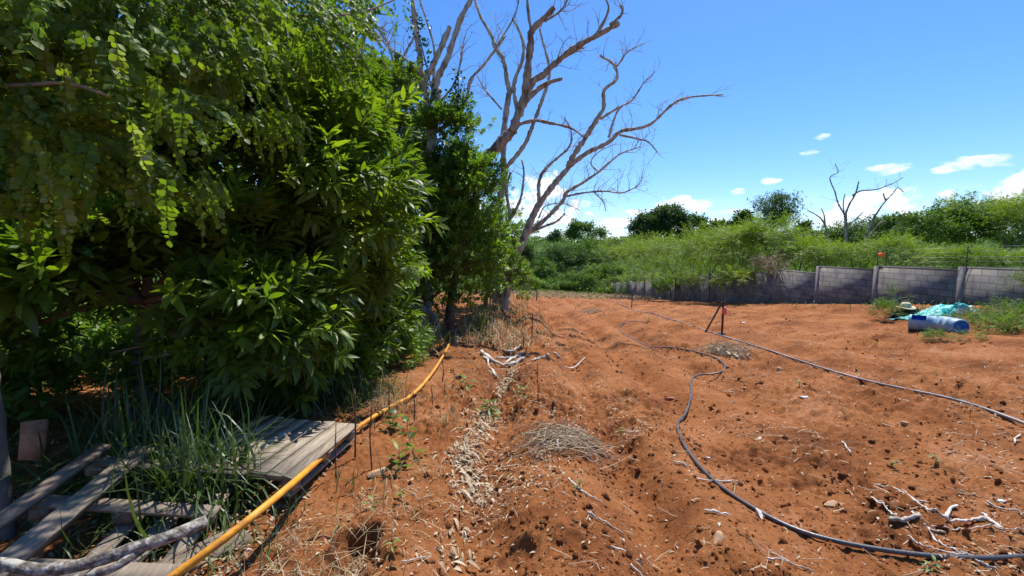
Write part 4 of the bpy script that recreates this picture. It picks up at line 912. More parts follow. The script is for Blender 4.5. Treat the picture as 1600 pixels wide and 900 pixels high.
# ================================================================ branches on the ground
def ground_stick(px, w0, w1, mat='whitewood', mb=None, lift=.6, seed=0, sides=7):
    s = spline(np.array(px, float), 5.0); FURROW[0] = 0.0; g = G(s[:, 0], s[:, 1]); FURROW[0] = 1.0; r = np.linspace(w0, w1, len(g)) / 2 * np.median(g[:, 1]) / F * .78
    z = H(g[:, 0], g[:, 1]); zs = z.copy()
    for _ in range(8): zs[1:-1] = (zs[:-2] + 2 * zs[1:-1] + zs[2:]) / 4
    g[:, 2] = np.maximum(zs, z - r * .4) + r * lift + .012
    rs = R(seed + 40); g[1:-1] += rs.randn(len(g) - 2, 3) * .55 * r.mean()
    V, T = tube(g, r * (1 + .7 * (rs.rand(len(g)) - .5)), sides, .2, seed); mb.add(V, T, rs.rand()); return g
def zz(pts): return [(1150 + x / 2.571, 550 + y / 2.571) for x, y in pts]
def stickthing(name, lab, cat, parts, mat='whitewood', group=None):
    g0 = G(*parts[0][0][0]); root = thing(name, lab, cat, g0, group)
    for i, (pts, w0, w1) in enumerate(parts):
        mb = MB(); ground_stick(pts, w0, w1, mb=mb, seed=i + len(lab)); mb.build('branch' if i else 'stem', M[mat], root, True)
    return root
stickthing('fallen_branch', 'bleached forked branch with a stubby end lying right of the hose bend', 'branch',
           [(zz([(555, 515), (640, 560), (700, 590), (760, 640), (790, 672), (850, 675), (920, 668), (1000, 672), (1045, 695)]), 3, 7), (zz([(990, 648), (1030, 680), (1066, 712)]), 7, 8), (zz([(850, 665), (858, 632), (890, 622)]), 6, 4), (zz([(665, 560), (705, 592), (768, 612)]), 3, 4)])
stickthing('fallen_branch', 'pale branch with upright stub lying just below the bleached forked branch', 'branch',
           [(zz([(610, 705), (680, 712), (760, 712), (840, 718)]), 8, 5), (zz([(540, 620), (580, 650), (635, 700)]), 3, 5), (zz([(545, 620), (620, 628), (703, 620)]), 3, 2), (zz([(705, 665), (722, 690), (725, 712)]), 4, 5)])
stickthing('dry_stick', 'long thin pale stick running right below the bleached forked branch', 'stick', [(zz([(780, 706), (900, 712), (1050, 714), (1230, 716)]), 3, 2)])
stickthing('dry_stick', 'pale stick crossing over the black hose near its right end', 'stick', [(zz([(690, 755), (760, 795), (850, 825), (925, 842), (1000, 870), (1040, 892)]), 4, 6)])
stickthing('dry_stick', 'slim pale stick meeting the one that crosses the black hose', 'stick', [(zz([(770, 738), (830, 790), (915, 832)]), 4, 3)])
stickthing('dry_stick', 'forked thin stick lying below the black hose', 'stick', [(zz([(120, 850), (200, 860), (315, 892)]), 4, 3), (zz([(130, 815), (165, 835), (215, 862)]), 3, 3)])
stickthing('dry_stick', 'long thin stick near the right edge above the forked branch', 'stick', [(zz([(1005, 605), (1080, 635), (1157, 660)]), 4, 3)])
stickthing('dry_stick', 'thin curved stick by the grey pipe at the right', 'stick', [(zz([(1118, 375), (1125, 350), (1142, 340)]), 3, 3)])
stickthing('dry_stick', 'small kinked stick between the two hoses', 'stick', [(zz([(425, 375), (450, 400), (460, 415)]), 3, 3)])
stickthing('dry_stick', 'thin stick lying across the black hose at its steep bend', 'stick', [([(1088, 756), (1120, 758), (1162, 757)], 3, 2.5)])
stickthing('dry_stick', 'short white stick left of the hose below the sharp bend', 'stick', [([(1052, 731), (1074, 739)], 4, 3)])
stickthing('dry_stick', 'pale stick lying above the tan rock', 'stick', [([(1100, 806), (1122, 811), (1141, 815)], 5, 3)])
stickthing('dry_stick', 'pale stick standing out lower right of the brush heap', 'stick', [([(917, 822), (945, 828), (975, 834)], 5, 3)])
stickthing('dry_stick', 'thin grey twig below the brush heap', 'stick', [([(888, 764), (905, 782), (925, 793), (943, 798)], 4, 2)])
stickthing('dry_stick', 'short white stick near the bottom of the field', 'stick', [([(955, 870), (975, 866), (982, 872)], 4, 3)])
stickthing('dry_stick', 'stick pointing down in the foreground soil below the white stick', 'stick', [([(985, 888), (1010, 900), (1030, 915)], 5, 4)])
stickthing('dry_stick', 'thin stick on the ridge beside the leaf litter furrow', 'stick', [([(735, 880), (755, 872), (765, 878)], 5, 3)])
stickthing('dry_stick', 'small forked stick lying on the red soil left of the leaf litter furrow', 'stick', [([(628, 885), (645, 880), (665, 872)], 3, 2)])
def z1(pts): return [(750 + x / 3, 300 + y / 3) for x, y in pts]
stickthing('branch_heap', 'small heap of curved white branches lying on the weedy strip', 'branch heap', [(z1([(8, 757), (40, 782), (90, 795), (145, 795), (205, 790)]), 8, 6), (z1([(18, 785), (45, 812), (75, 840)]), 6, 5), (z1([(80, 775), (150, 758), (225, 772)]), 5, 4), (z1([(120, 785), (160, 765), (200, 755)]), 4, 4), (z1([(110, 735), (160, 742), (190, 735)]), 5, 4)])
stickthing('dry_stick', 'whitish hooked branch beyond the brush heap', 'stick', [(z1([(240, 812), (270, 800), (305, 790), (318, 778)]), 4, 5)])
stickthing('dry_stick', 'straight white stick in the furrow beyond the brush heap', 'stick', [(z1([(400, 802), (445, 795), (492, 783)]), 4, 2)])
stickthing('dry_stick', 'pair of white bits of stick lying on a far ridge', 'stick', [(z1([(345, 770), (380, 772)]), 4, 3), (z1([(365, 780), (385, 760)]), 4, 3)])

# brush heaps
def heap(name, lab, c_px, rx, ry, n, L, seed, mat='twigwood', hgt=.14, leaves=0, bias=(1, 0, 0)):
    c = G(*c_px); rs = R(seed); k = c[1] / F; root = thing(name, lab, 'brush heap', c); mb = MB()
    for i in range(n):
        a = rs.randn(2) * .45; x = c[0] + a[0] * rx * k; y = c[1] + a[1] * ry * k * 3.0; z = hz(x, y) + abs(rs.randn()) * hgt * .5
        d = norm(np.array([bias[0], bias[1], 0]) * (1 if rs.rand() < .5 else -1) + rs.randn(3) * [.4, .45, .12]); l = L * (.3 + rs.rand())
        p0 = np.array([x, y, z]) - d * l / 2; p1 = p0 + d * l; mid = (p0 + p1) / 2 + [0, rs.randn() * .05, hgt * (.3 + rs.rand())]
        for q in (p0, p1): q[2] = hz(q[0], q[1]) + .01 + rs.rand() * .05
        r = .0022 + .0035 * rs.rand() ** 2; q = mbtube(mb, [p0, mid, p1], r, r * .5, 3, 0, 0, .08, rs.rand())
        for _ in range(3): kk = rs.randint(0, len(q)); dd = norm(d * .7 + rs.randn(3) * .6); mbtube(mb, [q[kk], q[kk] + dd * .06 * (1 + rs.rand())], r * .6, r * .3, 3, tone=rs.rand())
    mb.build('twigs', M[mat], root)
    if leaves:
        mb = MB(); pos = np.stack([c[0] + rs.randn(leaves) * rx * k * .45, c[1] + rs.randn(leaves) * ry * k * 1.2, np.zeros(leaves)], 1); pos[:, 2] = H(pos[:, 0], pos[:, 1]) + rs.rand(leaves) * hgt
        inst(leaf(.13, .05, 2, .5, .5), pos, basis(norm(rs.randn(leaves, 3) * [1, 1, .5])), .6 + .8 * rs.rand(leaves), .4 + .6 * rs.rand(leaves), mb); mb.build('dead_leaves', M['litter'], root)
    return root
heap('brush_heap', 'arched heap of thin dry grey twigs lying on a red soil ridge', (880, 688), 66, 17, 190, .42, 3, hgt=.03, bias=(1, .25, 0))
heap('brush_heap', 'pale heap of dead leaves and twigs beside the black hose loop', (1135, 558), 34, 12, 200, .7, 4, hgt=.16, leaves=130, bias=(1, .3, 0))
heap('brush_heap', 'low dry twig heap on the far furrows', (925, 490), 16, 5, 70, .8, 5, hgt=.15, leaves=30)
mb = MB(); ground_stick([(875, 716), (868, 703), (864, 690)], 6, 5, mb=mb)
tag(mb.build('dry_stick', M['whitewood'], smooth=True), 'white stub sticking out below the arched twig heap', 'stick')

# ================================================================ stones
def stone(lab, px, py, wpx, hpx, mat, seed, name='stone', flat=.55, sink=.25):
    g = G(px, py); k = g[1] / F; V, T = rock(seed, 3, .6, 1); w = wpx * k / 2; h = hpx * k / 2
    V[:, 0] *= 1 + .3 * np.sin(seed + V[:, 1] * 2); V = V * [w * 1.1, w * .62, min(h, w * flat * 1.3)]; a = R(seed).rand() * 3; V = V @ np.array([[math.cos(a * .3), math.sin(a * .3), 0], [-math.sin(a * .3), math.cos(a * .3), 0], [0, 0, 1]])
    mb = MB(); zb = min(hz(g[0] + a_, g[1] + b_) for a_, b_ in ((0, 0), (w, 0), (-w, 0), (0, w), (0, -w))); mb.add(V + [g[0], g[1], zb + min(h, w * flat) * (.75 - sink * 1.6)], T); tag(mb.build(name, M[mat]), lab, 'stone')
stone('angular tan rock at the lower middle of the field', 1122, 842, 46, 34, 'rock', 3)
stone('long white stone lying against the black hose', 1188, 806, 34, 20, 'whiterock', 4)
stone('rounded tan stone in the open soil below the grey pipe', 1415, 666, 20, 12, 'rock', 5)
stone('tan stone beside the grey pipe right of the pale leaf heap', 1218, 577, 22, 12, 'rock', 6)
stone('reddish flat stone left of the hose where it turns down', 1048, 624, 24, 10, 'redrock', 7)
stone('flat brown rock at the foot of the dark dry stems', 592, 741, 36, 14, 'rock', 8)
stone('flat tan stone partly buried right of the hose', 1306, 788, 28, 13, 'rock', 9, sink=.3)
stone('small white angular stone right of the hose curve', 1187, 686, 22, 10, 'whiterock', 10)
stone('small white stone left of the hose curve', 1053, 716, 12, 14, 'whiterock', 11)
stone('small white stone beside the short white stick', 1082, 743, 13, 9, 'whiterock', 12)
stone('pair-like cream stone right of the hose bend', 1133, 744, 20, 9, 'whiterock', 13)
stone('flat orange stone near the dark far side of the hose', 1170, 604, 24, 6, 'redrock', 14)
stone('pale chip of stone below the hose sharp bend', 1105, 718, 16, 8, 'whiterock', 15)
stone('cream stone beside dry leaves at the bottom of the field', 992, 873, 26, 14, 'whiterock', 16)
stone('small pale stone among the dry leaves at the bottom', 1009, 888, 12, 12, 'whiterock', 17)
stone('brown stone at the end of the row of dark stems', 716, 590, 22, 14, 'darkstake', 18)
stone('small pale stone near the bleached sticks', 1484, 853, 10, 9, 'whiterock', 19)
stone('white stone in the shade below the yellow pipe', 388, 865, 14, 10, 'whiterock', 20)
# scraps of white plastic
for lab, px, py in (('crumpled white plastic scrap in the middle of the field', 1257, 622), ('white plastic scrap near the right edge', 1565, 783), ('pale plastic scrap behind the iron post', 1162, 505)):
    g = G(px, py); V, T = ico(2); rs = R(int(px)); V = V * (1 + .9 * n3(V, 2.5, int(px)))[:, None] * [.05, .03, .015] * min(g[1], 7) / 5; mb = MB(); mb.add(V + [g[0], g[1], hz(g[0], g[1]) + .01], T); tag(mb.build('plastic_scrap', M['litterbag']), lab, 'plastic scrap')

# ================================================================ drums, tarp, hat
def drum(lab, px, py, ang, seed, hole=False, L=.50, R_=.19):
    g = G(px, py); c = np.array([g[0], g[1], hz(g[0], g[1]) + R_ * .93]); root = thing('plastic_drum', lab, 'drum', c - [0, 0, R_])
    ax = np.array([math.cos(ang), math.sin(ang), 0]); sd = np.array([-math.sin(ang), math.cos(ang), 0]); up = np.array([0, 0, 1.0])
    prof = [(-.5, .86), (-.49, .93), (-.46, .97), (-.40, 1), (-.17, 1), (-.155, 1.05), (-.13, 1.05), (-.115, 1), (.115, 1), (.13, 1.05), (.155, 1.05), (.17, 1), (.40, 1), (.46, .97), (.49, .93), (.5, .86)]
    S = 40; V = []; 
    for (t, r) in prof:
        for k in range(S): a = 2 * PI * k / S; V.append(c + ax * t * L + (sd * math.cos(a) + up * math.sin(a)) * r * R_)
    V = np.array(V); n = len(prof); Q = []
    for i in range(n - 1):
        for k in range(S):
            a = 360 * (k + .5) / S
            if hole and 30 < a < 118 and 7 <= i <= 11 - 0: continue
            Q += [(i * S + k, i * S + (k + 1) % S, (i + 1) * S + (k + 1) % S), (i * S + k, (i + 1) * S + (k + 1) % S, (i + 1) * S + k)]
    mb = MB(); mb.add(V, Q); mb.build('shell', M['barrel'], root, True)
    if hole:
        m2 = MB(); V2 = c + (V - c) * np.array([.975, .975, .975]); Q2 = np.array(Q)[:, ::-1]; m2.add(V2, Q2); m2.build('inside', M['barrelblue'], root, True)
    for s in (-1, 1):
        mb = MB(); e = c + ax * s * L * .485; ring = [e + (sd * math.cos(2 * PI * k / S) + up * math.sin(2 * PI * k / S)) * R_ * .88 for k in range(S)]
        rim = [e + ax * s * .0 + (sd * math.cos(2 * PI * k / S) + up * math.sin(2 * PI * k / S)) * R_ * .8 - ax * s * .012 for k in range(S)]
        VV = np.array(ring + rim + [e - ax * s * .014]); TT = []
        for k in range(S): j = (k + 1) % S; TT += [(k, j, S + j), (k, S + j, S + k), (S + k, S + j, 2 * S)]
        mb.add(VV, TT); lid = mb.build('lid', M['barrelblue'], root, True)
        for q in (-.5, .5): m3 = MB(); cc = e + sd * q * R_; V3, T3 = tube([cc - ax * s * .02, cc + ax * s * .012], .035, 14); m3.add(V3, T3); m3.build('bung', M['barrelblue'], lid, True)
    return root
drum('faded blue plastic drum lying on its side with a hole cut in it', 1441, 516, rad(134), 1, True)
drum('blue plastic drum lying with its deep blue lid facing the field', 1484, 519, rad(86), 2)

def sheet(lab, name, pts_px, Y, mat, seed, amp=.06):
    pass
# tarp as a crumpled low heap of cloth
def cloth(name, lab, cx, cy, sx, sy, hgt, mat, seed, rz=0, fq=5):
    n = 70; u, v = np.meshgrid(np.linspace(-1, 1, n), np.linspace(-1, 1, n // 2), indexing='ij'); w = (1 + .25 * (vnoise(u * 2 + seed, v * 2, seed) - .5) * 2)
    x = u * sx * w; y = v * sy * w; cr, sr = math.cos(rz), math.sin(rz); X = cx + x * cr - y * sr; Y = cy + x * sr + y * cr
    bump = np.clip(1 - (u ** 2 + v ** 2) * .75, 0, 1); z = H(X.ravel(), Y.ravel()).reshape(X.shape) + .015 + bump * hgt * (.5 + vnoise(u * 2.5 + 3, v * 2.5, seed)) + .07 * np.abs(fbm(u * .6 + .3 * v, v * 1.4, 2.2, 2, seed)) * 2 * (bump * .8 + .2)
    V = np.stack([X, Y, z], -1).reshape(-1, 3); m = v.shape[1]; i = np.arange(n - 1)[:, None] * m; k = np.arange(m - 1)[None]
    a = (i + k).ravel(); T = np.concatenate([np.stack([a, a + m, a + m + 1], 1), np.stack([a, a + m + 1, a + 1], 1)])
    V2 = V - [0, 0, .006]; mb = MB(); mb.add(V, T).add(V2, T[:, ::-1]); return tag(mb.build(name, M[mat], smooth=True), lab, name.split('_')[-1])
c = G(1462, 497); cloth('crumpled_tarp', 'crumpled turquoise tarp lying behind the blue drums', c[0], c[1] + .25, .66, .34, .13, 'tarp', 3)
c2 = G(1515, 493); cloth('crumpled_tarp', 'small turquoise tarp fold to the right over dark cloth', c2[0], c2[1] + .3, .26, .2, .26, 'tarp', 5)
c3 = G(1425, 499); cloth('dark_cloth', 'dark bundle of cloth beneath the cream hat', c3[0], c3[1] + .2, .34, .3, .24, 'cloth', 6)
hc = np.array([c3[0] - .1, c3[1] + .12, hz(c3[0], c3[1] + .1) + .33]); V = []; S = 28; prof = [(.22, -.015), (.205, .0), (.12, .012), (.115, .03), (.105, .09), (.08, .115), (.02, .105)]
for r, z in prof:
    for k in range(S): a = 2 * PI * k / S; V.append((r * math.cos(a), r * .8 * math.sin(a), z + (.02 * math.cos(2 * a) if r > .15 else 0)))
T = []
for i in range(len(prof) - 1):
    for k in range(S): j = (k + 1) % S; T += [(i * S + k, i * S + j, (i + 1) * S + j), (i * S + k, (i + 1) * S + j, (i + 1) * S + k)]
V.append((0, 0, .1)); T += [((len(prof) - 1) * S + k, (len(prof) - 1) * S + (k + 1) % S, len(prof) * S) for k in range(S)]
mb = MB(); mb.add(np.array(V) * 1.15 + hc, T); tag(mb.build('straw_hat', M['hat'], smooth=True), 'cream wide-brimmed straw hat resting on dark cloth beside the turquoise tarp', 'hat')

# ================================================================ small plants
def plant(name, lab, px, py, hpx, n, L, W, mat, seed, cat='plant', droop=.3, stems=1, group=None):
    g = G(px, py); g[2] = hz(g[0], g[1]); k = g[1] / F; h = hpx * k; rs = R(seed); root = thing(name, lab, cat, g, group)
    ms = MB(); ml = MB()
    for s in range(stems):
        o = g + [rs.randn() * .03 * (s > 0), rs.randn() * .03 * (s > 0), 0]; hh = h * (1 - .3 * s); t = o + [rs.randn() * .04, rs.randn() * .04, hh]
        q = mbtube(ms, [o - [0, 0, .03], (o + t) / 2 + rs.randn(3) * .01, t], .006, .003, 5, 0, 0, .03)
        for i in range(n):
            kk = int(len(q) * (.25 + .75 * i / n)); kk = min(kk, len(q) - 1); a = i * 2.4 + rs.rand(); d = norm(np.array([math.cos(a), math.sin(a), .45 - droop + .8 * (i / n) ** 2]))
            lv, lt = leaf(L * (.7 + .5 * rs.rand()), W, 4, .25, .35); B = basis(d); ml.add(lv @ B.T + q[kk], lt, rs.rand())
    ms.build('stem', M['brownwood'], root); ml.build('leaves', M[mat], root, True); return root
plant('seedling', 'leafy green seedling with drooping leaves on the furrow edge', 767, 652, 30, 16, .17, .05, 'lance', 1, droop=.6)
plant('seedling', 'upright young seedling with broad glossy leaves right of the pallet', 650, 718, 66, 8, .13, .055, 'lance', 2, droop=.1)
plant('seedling', 'small pale-stemmed seedling left of the upright seedling', 627, 733, 40, 7, .12, .035, 'lance', 3, droop=.2)
plant('seedling', 'small seedling beyond the drooping one', 733, 608, 16, 8, .15, .05, 'bright', 4, droop=.4)
plant('seedling', 'seedling with lobed leaf beside the yellow pipe', 605, 672, 24, 7, .13, .08, 'small', 5, droop=.3)
plant('seedling', 'tiny green seedling in the open soil above the hollow', 630, 778, 9, 6, .05, .02, 'lance', 6)
plant('seedling', 'tiny green seedling at the bottom by the dry leaves', 615, 868, 12, 6, .05, .018, 'bright', 7)
plant('seedling', 'yellow-green seedling beside thin stem beyond the brush heap', 822, 628, 22, 8, .10, .035, 'bright', 8)
plant('seedling', 'small green sprig at the right end of the brush heap', 973, 686, 12, 6, .06, .03, 'lance', 9)
plant('seedling', 'tiny weed in the bare soil near the bleached sticks', 1467, 728, 12, 10, .05, .02, 'bright', 10, droop=.5)
plant('seedling', 'tiny weed left of the bleached forked branch', 1389, 728, 10, 9, .04, .02, 'bright', 11, droop=.5)
plant('seedling', 'small weed beside the black hose loop far end', 1012, 502, 8, 10, .12, .04, 'bright', 12, droop=.3)
plant('seedling', 'tiny grassy weed above the small white scrap', 1249, 606, 7, 9, .06, .02, 'bright', 13, droop=.3)
plant('seedling', 'weed sprig below the sticks crossing the hose', 1457, 893, 14, 9, .05, .018, 'bright', 14, droop=.3)
plant('seedling', 'bright weed on the weedy strip near the stakes', 807, 505, 18, 12, .20, .04, 'bright', 15, droop=.2)
plant('seedling', 'small weed near the dark dry stems by the pallet litter', 590, 795, 12, 7, .07, .018, 'bright', 16, droop=.2)
plant('seedling', 'weed tuft in the soil by the stub on the brush heap', 901, 770, 10, 9, .05, .014, 'bright', 17, droop=.2)
# young cassava-like tree
g = G(765, 476); g[1] = 11.0; g = np.array([P(758, 476, 11.0)[0], 11.0, hz(P(758, 476, 11.0)[0], 11.0)]); root = thing('young_cassava', 'young palmate-leaved tree with two slim stems before the bleached dead tree', 'young tree', g)
ms = MB(); ml = MB(); rs = R(8)
for (a, b2) in (((756, 476), (760, 408)), ((765, 476), (764, 420))):
    q0 = P(a[0], a[1], 11.0); q0[2] = hz(q0[0], q0[1]) - .05; q1 = P(b2[0], b2[1], 11.0); mbtube(ms, [q0, (q0 + q1) / 2 + [.02, 0, 0], q1], .022, .016, 6, .1, 1, .1)
    for i in range(16):
        d = norm(np.array([rs.randn(), rs.randn(), .25 + .5 * rs.rand()])); tip = q1 + d * .35 * (.6 + .6 * rs.rand()); V, T = tube([q1 - [0, 0, rs.rand() * .12], tip], .005, 3); ms.add(V, T)
        for j in range(7): aa = (j - 3) * .42; dd = norm(d * math.cos(aa) + np.cross(d, [0, 0, 1.0]) * math.sin(aa) + [0, 0, -.35]); lv, lt = leaf(.24, .055, 2, .2, .3); ml.add(lv @ basis(dd).T + tip, lt, .5 + .5 * rs.rand())
ms.build('stem', M['far_light'], root); ml.build('leaves', M['bright'], root)
# weeds by the drums
def weed(lab, px, py, rx, ry, n, tp, mat, seed, sc, name='weed_plant', Yoff=0):
    g = G(px, py); Y = g[1] + Yoff; e = E(px, py - ry, Y, rx, ry); tree(name, lab, 'weed', gbase(e[0][0], e[0][1]), [e], n, tp, M[mat], M['greybark'], .01, seed, crad=.35, scale=sc, minz=-.02, twigs=1)
weed('bright green weed bush left of the cream hat', 1383, 500, 20, 12, 260, T_spray, 'far_light', 301, .35)
weed('tall feathery weed standing against the wall left of the hat', 1396, 492, 8, 22, 80, T_spray, 'far_light', 302, .35)
weed('green weeds growing against the second drum', 1470, 532, 18, 5, 120, T_spray, 'far_light', 303, .25)
weed('wide patch of bright weeds right of the drums', 1545, 515, 46, 9, 420, T_spray, 'far_light', 304, .36)
weed('weedy clump along the wall foot at the far right', 1585, 500, 36, 10, 320, T_spray, 'far_light', 305, .4)
weed('dull brownish weed clump behind the drums', 1520, 505, 26, 8, 120, T_spray, 'straw', 306, .3)
weed('low weeds in front of the blue lid', 1515, 533, 22, 5, 90, T_spray, 'far_light', 307, .22)
weed('spreading weeds at the edge of the soil below the far right wall', 1590, 520, 40, 10, 220, T_spray, 'feather', 310, .28)
weed('light weed growing between tarp and drum', 1445, 500, 20, 6, 60, T_spray, 'far_light', 308, .25)
weed('green plant with tall stalk at the right end of the wall', 1598, 480, 10, 24, 60, T_spray, 'far_light', 309, .4)

# ================================================================ grass
def blade(L, W, bend, segs=5):
    V = []; T = []
    for i in range(segs + 1):
        t = i / segs; a = bend * t; y = L * (math.sin(a) / max(bend, .01)) if bend > .01 else L * t; z = L * (1 - math.cos(a)) / max(bend, .01)
        w = W / 2 * (1 - t ** 2.2) + .0004; V += [(-w, z, y), (0, z, y - w * .3), (w, z, y)]
        if i: b = 3 * i; T += [(b - 3, b - 2, b), (b - 2, b + 1, b), (b - 2, b - 1, b + 1), (b - 1, b + 2, b + 1)]
    return np.array(V), np.array(T)
BL = [blade(1, .016, b) for b in (.5, 1.1, 1.7, 2.2, 2.7)]
def tuft(mb, pos, L, seed, tone=(0, .8), wide=1.0, bl=None):
    rs = R(seed); n = len(pos); a = rs.rand(n) * 2 * PI; c, s = np.cos(a), np.sin(a); z = np.zeros(n); o = np.ones(n)
    lean = rs.randn(n) * .62; Bz = np.stack([np.stack([c, -s, z], 1), np.stack([s, c, z], 1), np.stack([z, z, o], 1)], 1)
    ca, sa = np.cos(lean), np.sin(lean); Bx = np.stack([np.stack([o, z, z], 1), np.stack([z, ca, -sa], 1), np.stack([z, sa, ca], 1)], 1); B = Bz @ Bx
    k = rs.randint(0, len(BL), n); LL = L * (.5 + .8 * rs.rand(n)); tn = tone[0] + (tone[1] - tone[0]) * rs.rand(n)
    if wide != 1.0: B = B * np.array([wide, 1, 1])[None, None, :]
    for i, t in enumerate(BL):
        m = k == i
        if m.any(): inst(t, pos[m], B[m], LL[m], tn[m], mb, 0)
def clumpgrass(lab, c, r, n, L, seed, tone=(0, .85), mat='grass', name='grass_clump', wide=1.0):
    rs = R(seed); p = np.stack([c[0] + rs.randn(n) * r * .5, c[1] + rs.randn(n) * r * .5, np.zeros(n)], 1); p[:, 2] = H(p[:, 0], p[:, 1]) - .02
    mb = MB(); tuft(mb, p, L, seed, tone, wide); tag(mb.build(name, M[mat]), lab, 'grass clump')
clumpgrass('big clump of long arching green grass between the two pallets', (-2.15, 2.74), .28, 520, .68, 1, (0, .6), wide=1.5)
clumpgrass('grass clump rising behind the broken pallet', (-2.75, 3.1), .4, 480, .8, 2, (0, .7), wide=1.4)
clumpgrass('grass clump hanging over the left corner of the sunlit pallet', (-2.62, 3.75), .28, 300, .65, 3, (0, .9), wide=1.2)
clumpgrass('shaded grass clump under the glossy tree behind the sunlit pallet', (-2.15, 4.9), .45, 420, .6, 4, (0, .95))
clumpgrass('arching grass clump under the bright shrub beside the rotten stump', (-1.75, 7.9), .35, 300, .75, 5, (.1, .98))
clumpgrass('yellowing grass clump on the weedy strip by the slim stems', (-.72, 9.6), .16, 120, .7, 6, (.4, 1))
clumpgrass('pale straw tuft next to the leafy seedlings', tuple(G(612, 640)[:2]), .2, 120, .35, 7, (0, 1), 'straw')
clumpgrass('small straw tuft at the right of the yellow pipe', tuple(G(700, 665)[:2]), .12, 60, .25, 8, (0, 1), 'straw')
clumpgrass('bright green weedy grass at the shrub foot before the pallet', tuple(G(590, 612)[:2]), .35, 300, .3, 9, (.3, .9))
clumpgrass('long grass clump under the glossy tree at the left of the sunlit pallet', (-2.75, 4.3), .35, 380, .7, 10, (0, .8))

def scatter(n, cond, seed, rmin=1.2, rmax=30, a0=-56, a1=56, p=1.0):
    rs = R(seed); r = rmin * (rmax / rmin) ** (rs.rand(n) ** p); a = np.radians(rs.uniform(a0, a1, n)); x = r * np.sin(a); y = r * np.cos(a); m = cond(x, y, rs); return x[m], y[m], rs
# dry grass strip along the hedge (stuff)
def strip(x, y, rs):
    d = np.exp(-((x + 1.12 - .05 * y) / (.27 + .035 * y)) ** 2); return (y > 1.5) & (y < 19) & (rs.rand(len(x)) < d * (.10 + .9 * sm(.42, .66, vnoise(x * 1.6, y * 1.3, 15))))
x, y, rs = scatter(13000, strip, 21, 1.5, 19, -45, 20); p = np.stack([x, y, H(x, y) - .01], 1); mb = MB(); tuft(mb, p, .15, 22, (0, 1), 1.6)
m = rs.rand(len(x)) < .5; n = m.sum(); d = norm(np.stack([rs.randn(n), rs.randn(n), .08 * rs.randn(n)], 1)); q = p[m] + [0, 0, .025]; inst(leaf(.20, .0035, 2, .1, .15, 1, 0), q, basis(d), .4 + rs.rand(n), rs.rand(n) * .95, mb)
tag(mb.build('dry_grass', M['straw']), 'dry straw-coloured grass on the strip along the hedge', None, None, 'stuff')
x, y, rs = scatter(9000, lambda x, y, rs: (x < 4 - .0 * y) & (x > -1.6) & (y > 8) & (y < 24) & (rs.rand(len(x)) < .9 * np.exp(-((x + .35) / .75) ** 2)), 23, 8, 24, -12, 18); p = np.stack([x, y, H(x, y) - .01], 1); mb = MB(); tuft(mb, p, .30, 24, (0, 1), 4.0)
tag(mb.build('tall_dry_grass', M['straw']), 'taller dry grass on the bank before the bleached dead tree', None, None, 'stuff')
x, y, rs = scatter(12000, lambda x, y, rs: (y > 36) & (y < 62) & (x < 12.6) & (x > -4), 25, 36, 66, -10, 20); p = np.stack([x, y, H(x, y) - .02], 1); mb = MB(); tuft(mb, p, .45, 26, (.2, 1), 8.0)
tag(mb.build('field_edge_grass', M['straw']), 'dull dry and green grass along the far field edge', None, None, 'stuff')
x, y, rs = scatter(9000, lambda x, y, rs: (x > 11.0) & (x < 12.9) & (y > 7) & (rs.rand(len(x)) < sm(11.0, 12.6, x) * sm(26, 10, y)), 27, 11, 30, 20, 56); p = np.stack([x, y, H(x, y) - .02], 1); mb = MB(); tuft(mb, p, .25, 28, (.1, 1), 4.0)
tag(mb.build('wall_foot_grass', M['grass']), 'green grass growing along the foot of the wall', None, None, 'stuff')
# green ground weeds near hedge
x, y, rs = scatter(9000, lambda x, y, rs: (y > 2) & (y < 12) & (rs.rand(len(x)) < np.exp(-((x + 2.1) / .55) ** 2)), 29, 2, 12, -56, 0); p = np.stack([x, y, H(x, y) - .01], 1); mb = MB(); tuft(mb, p, .22, 30, (.1, .95), 2.2)
tag(mb.build('hedge_grass', M['grass']), 'short green grass under the hedge edge', None, None, 'stuff')
# shaded litter floor below the hedge
x, y, rs = scatter(15000, lambda x, y, rs: (x < -1.45) & (x > -7), 31, 1.5, 14, -60, 0); p = np.stack([x, y, H(x, y) + .008 + rs.rand(len(x)) * .02], 1); mb = MB()
inst(leaf(.075, .026, 1, .3, .4), p, basis(norm(np.stack([rs.randn(len(x)), rs.randn(len(x)), .25 * rs.randn(len(x))], 1))), (.4 + .7 * rs.rand(len(x))) * .8, rs.rand(len(x)) * .6, mb)
tag(mb.build('hedge_leaf_litter', M['litter']), 'dead leaves covering the shaded soil under the hedge', None, None, 'stuff')

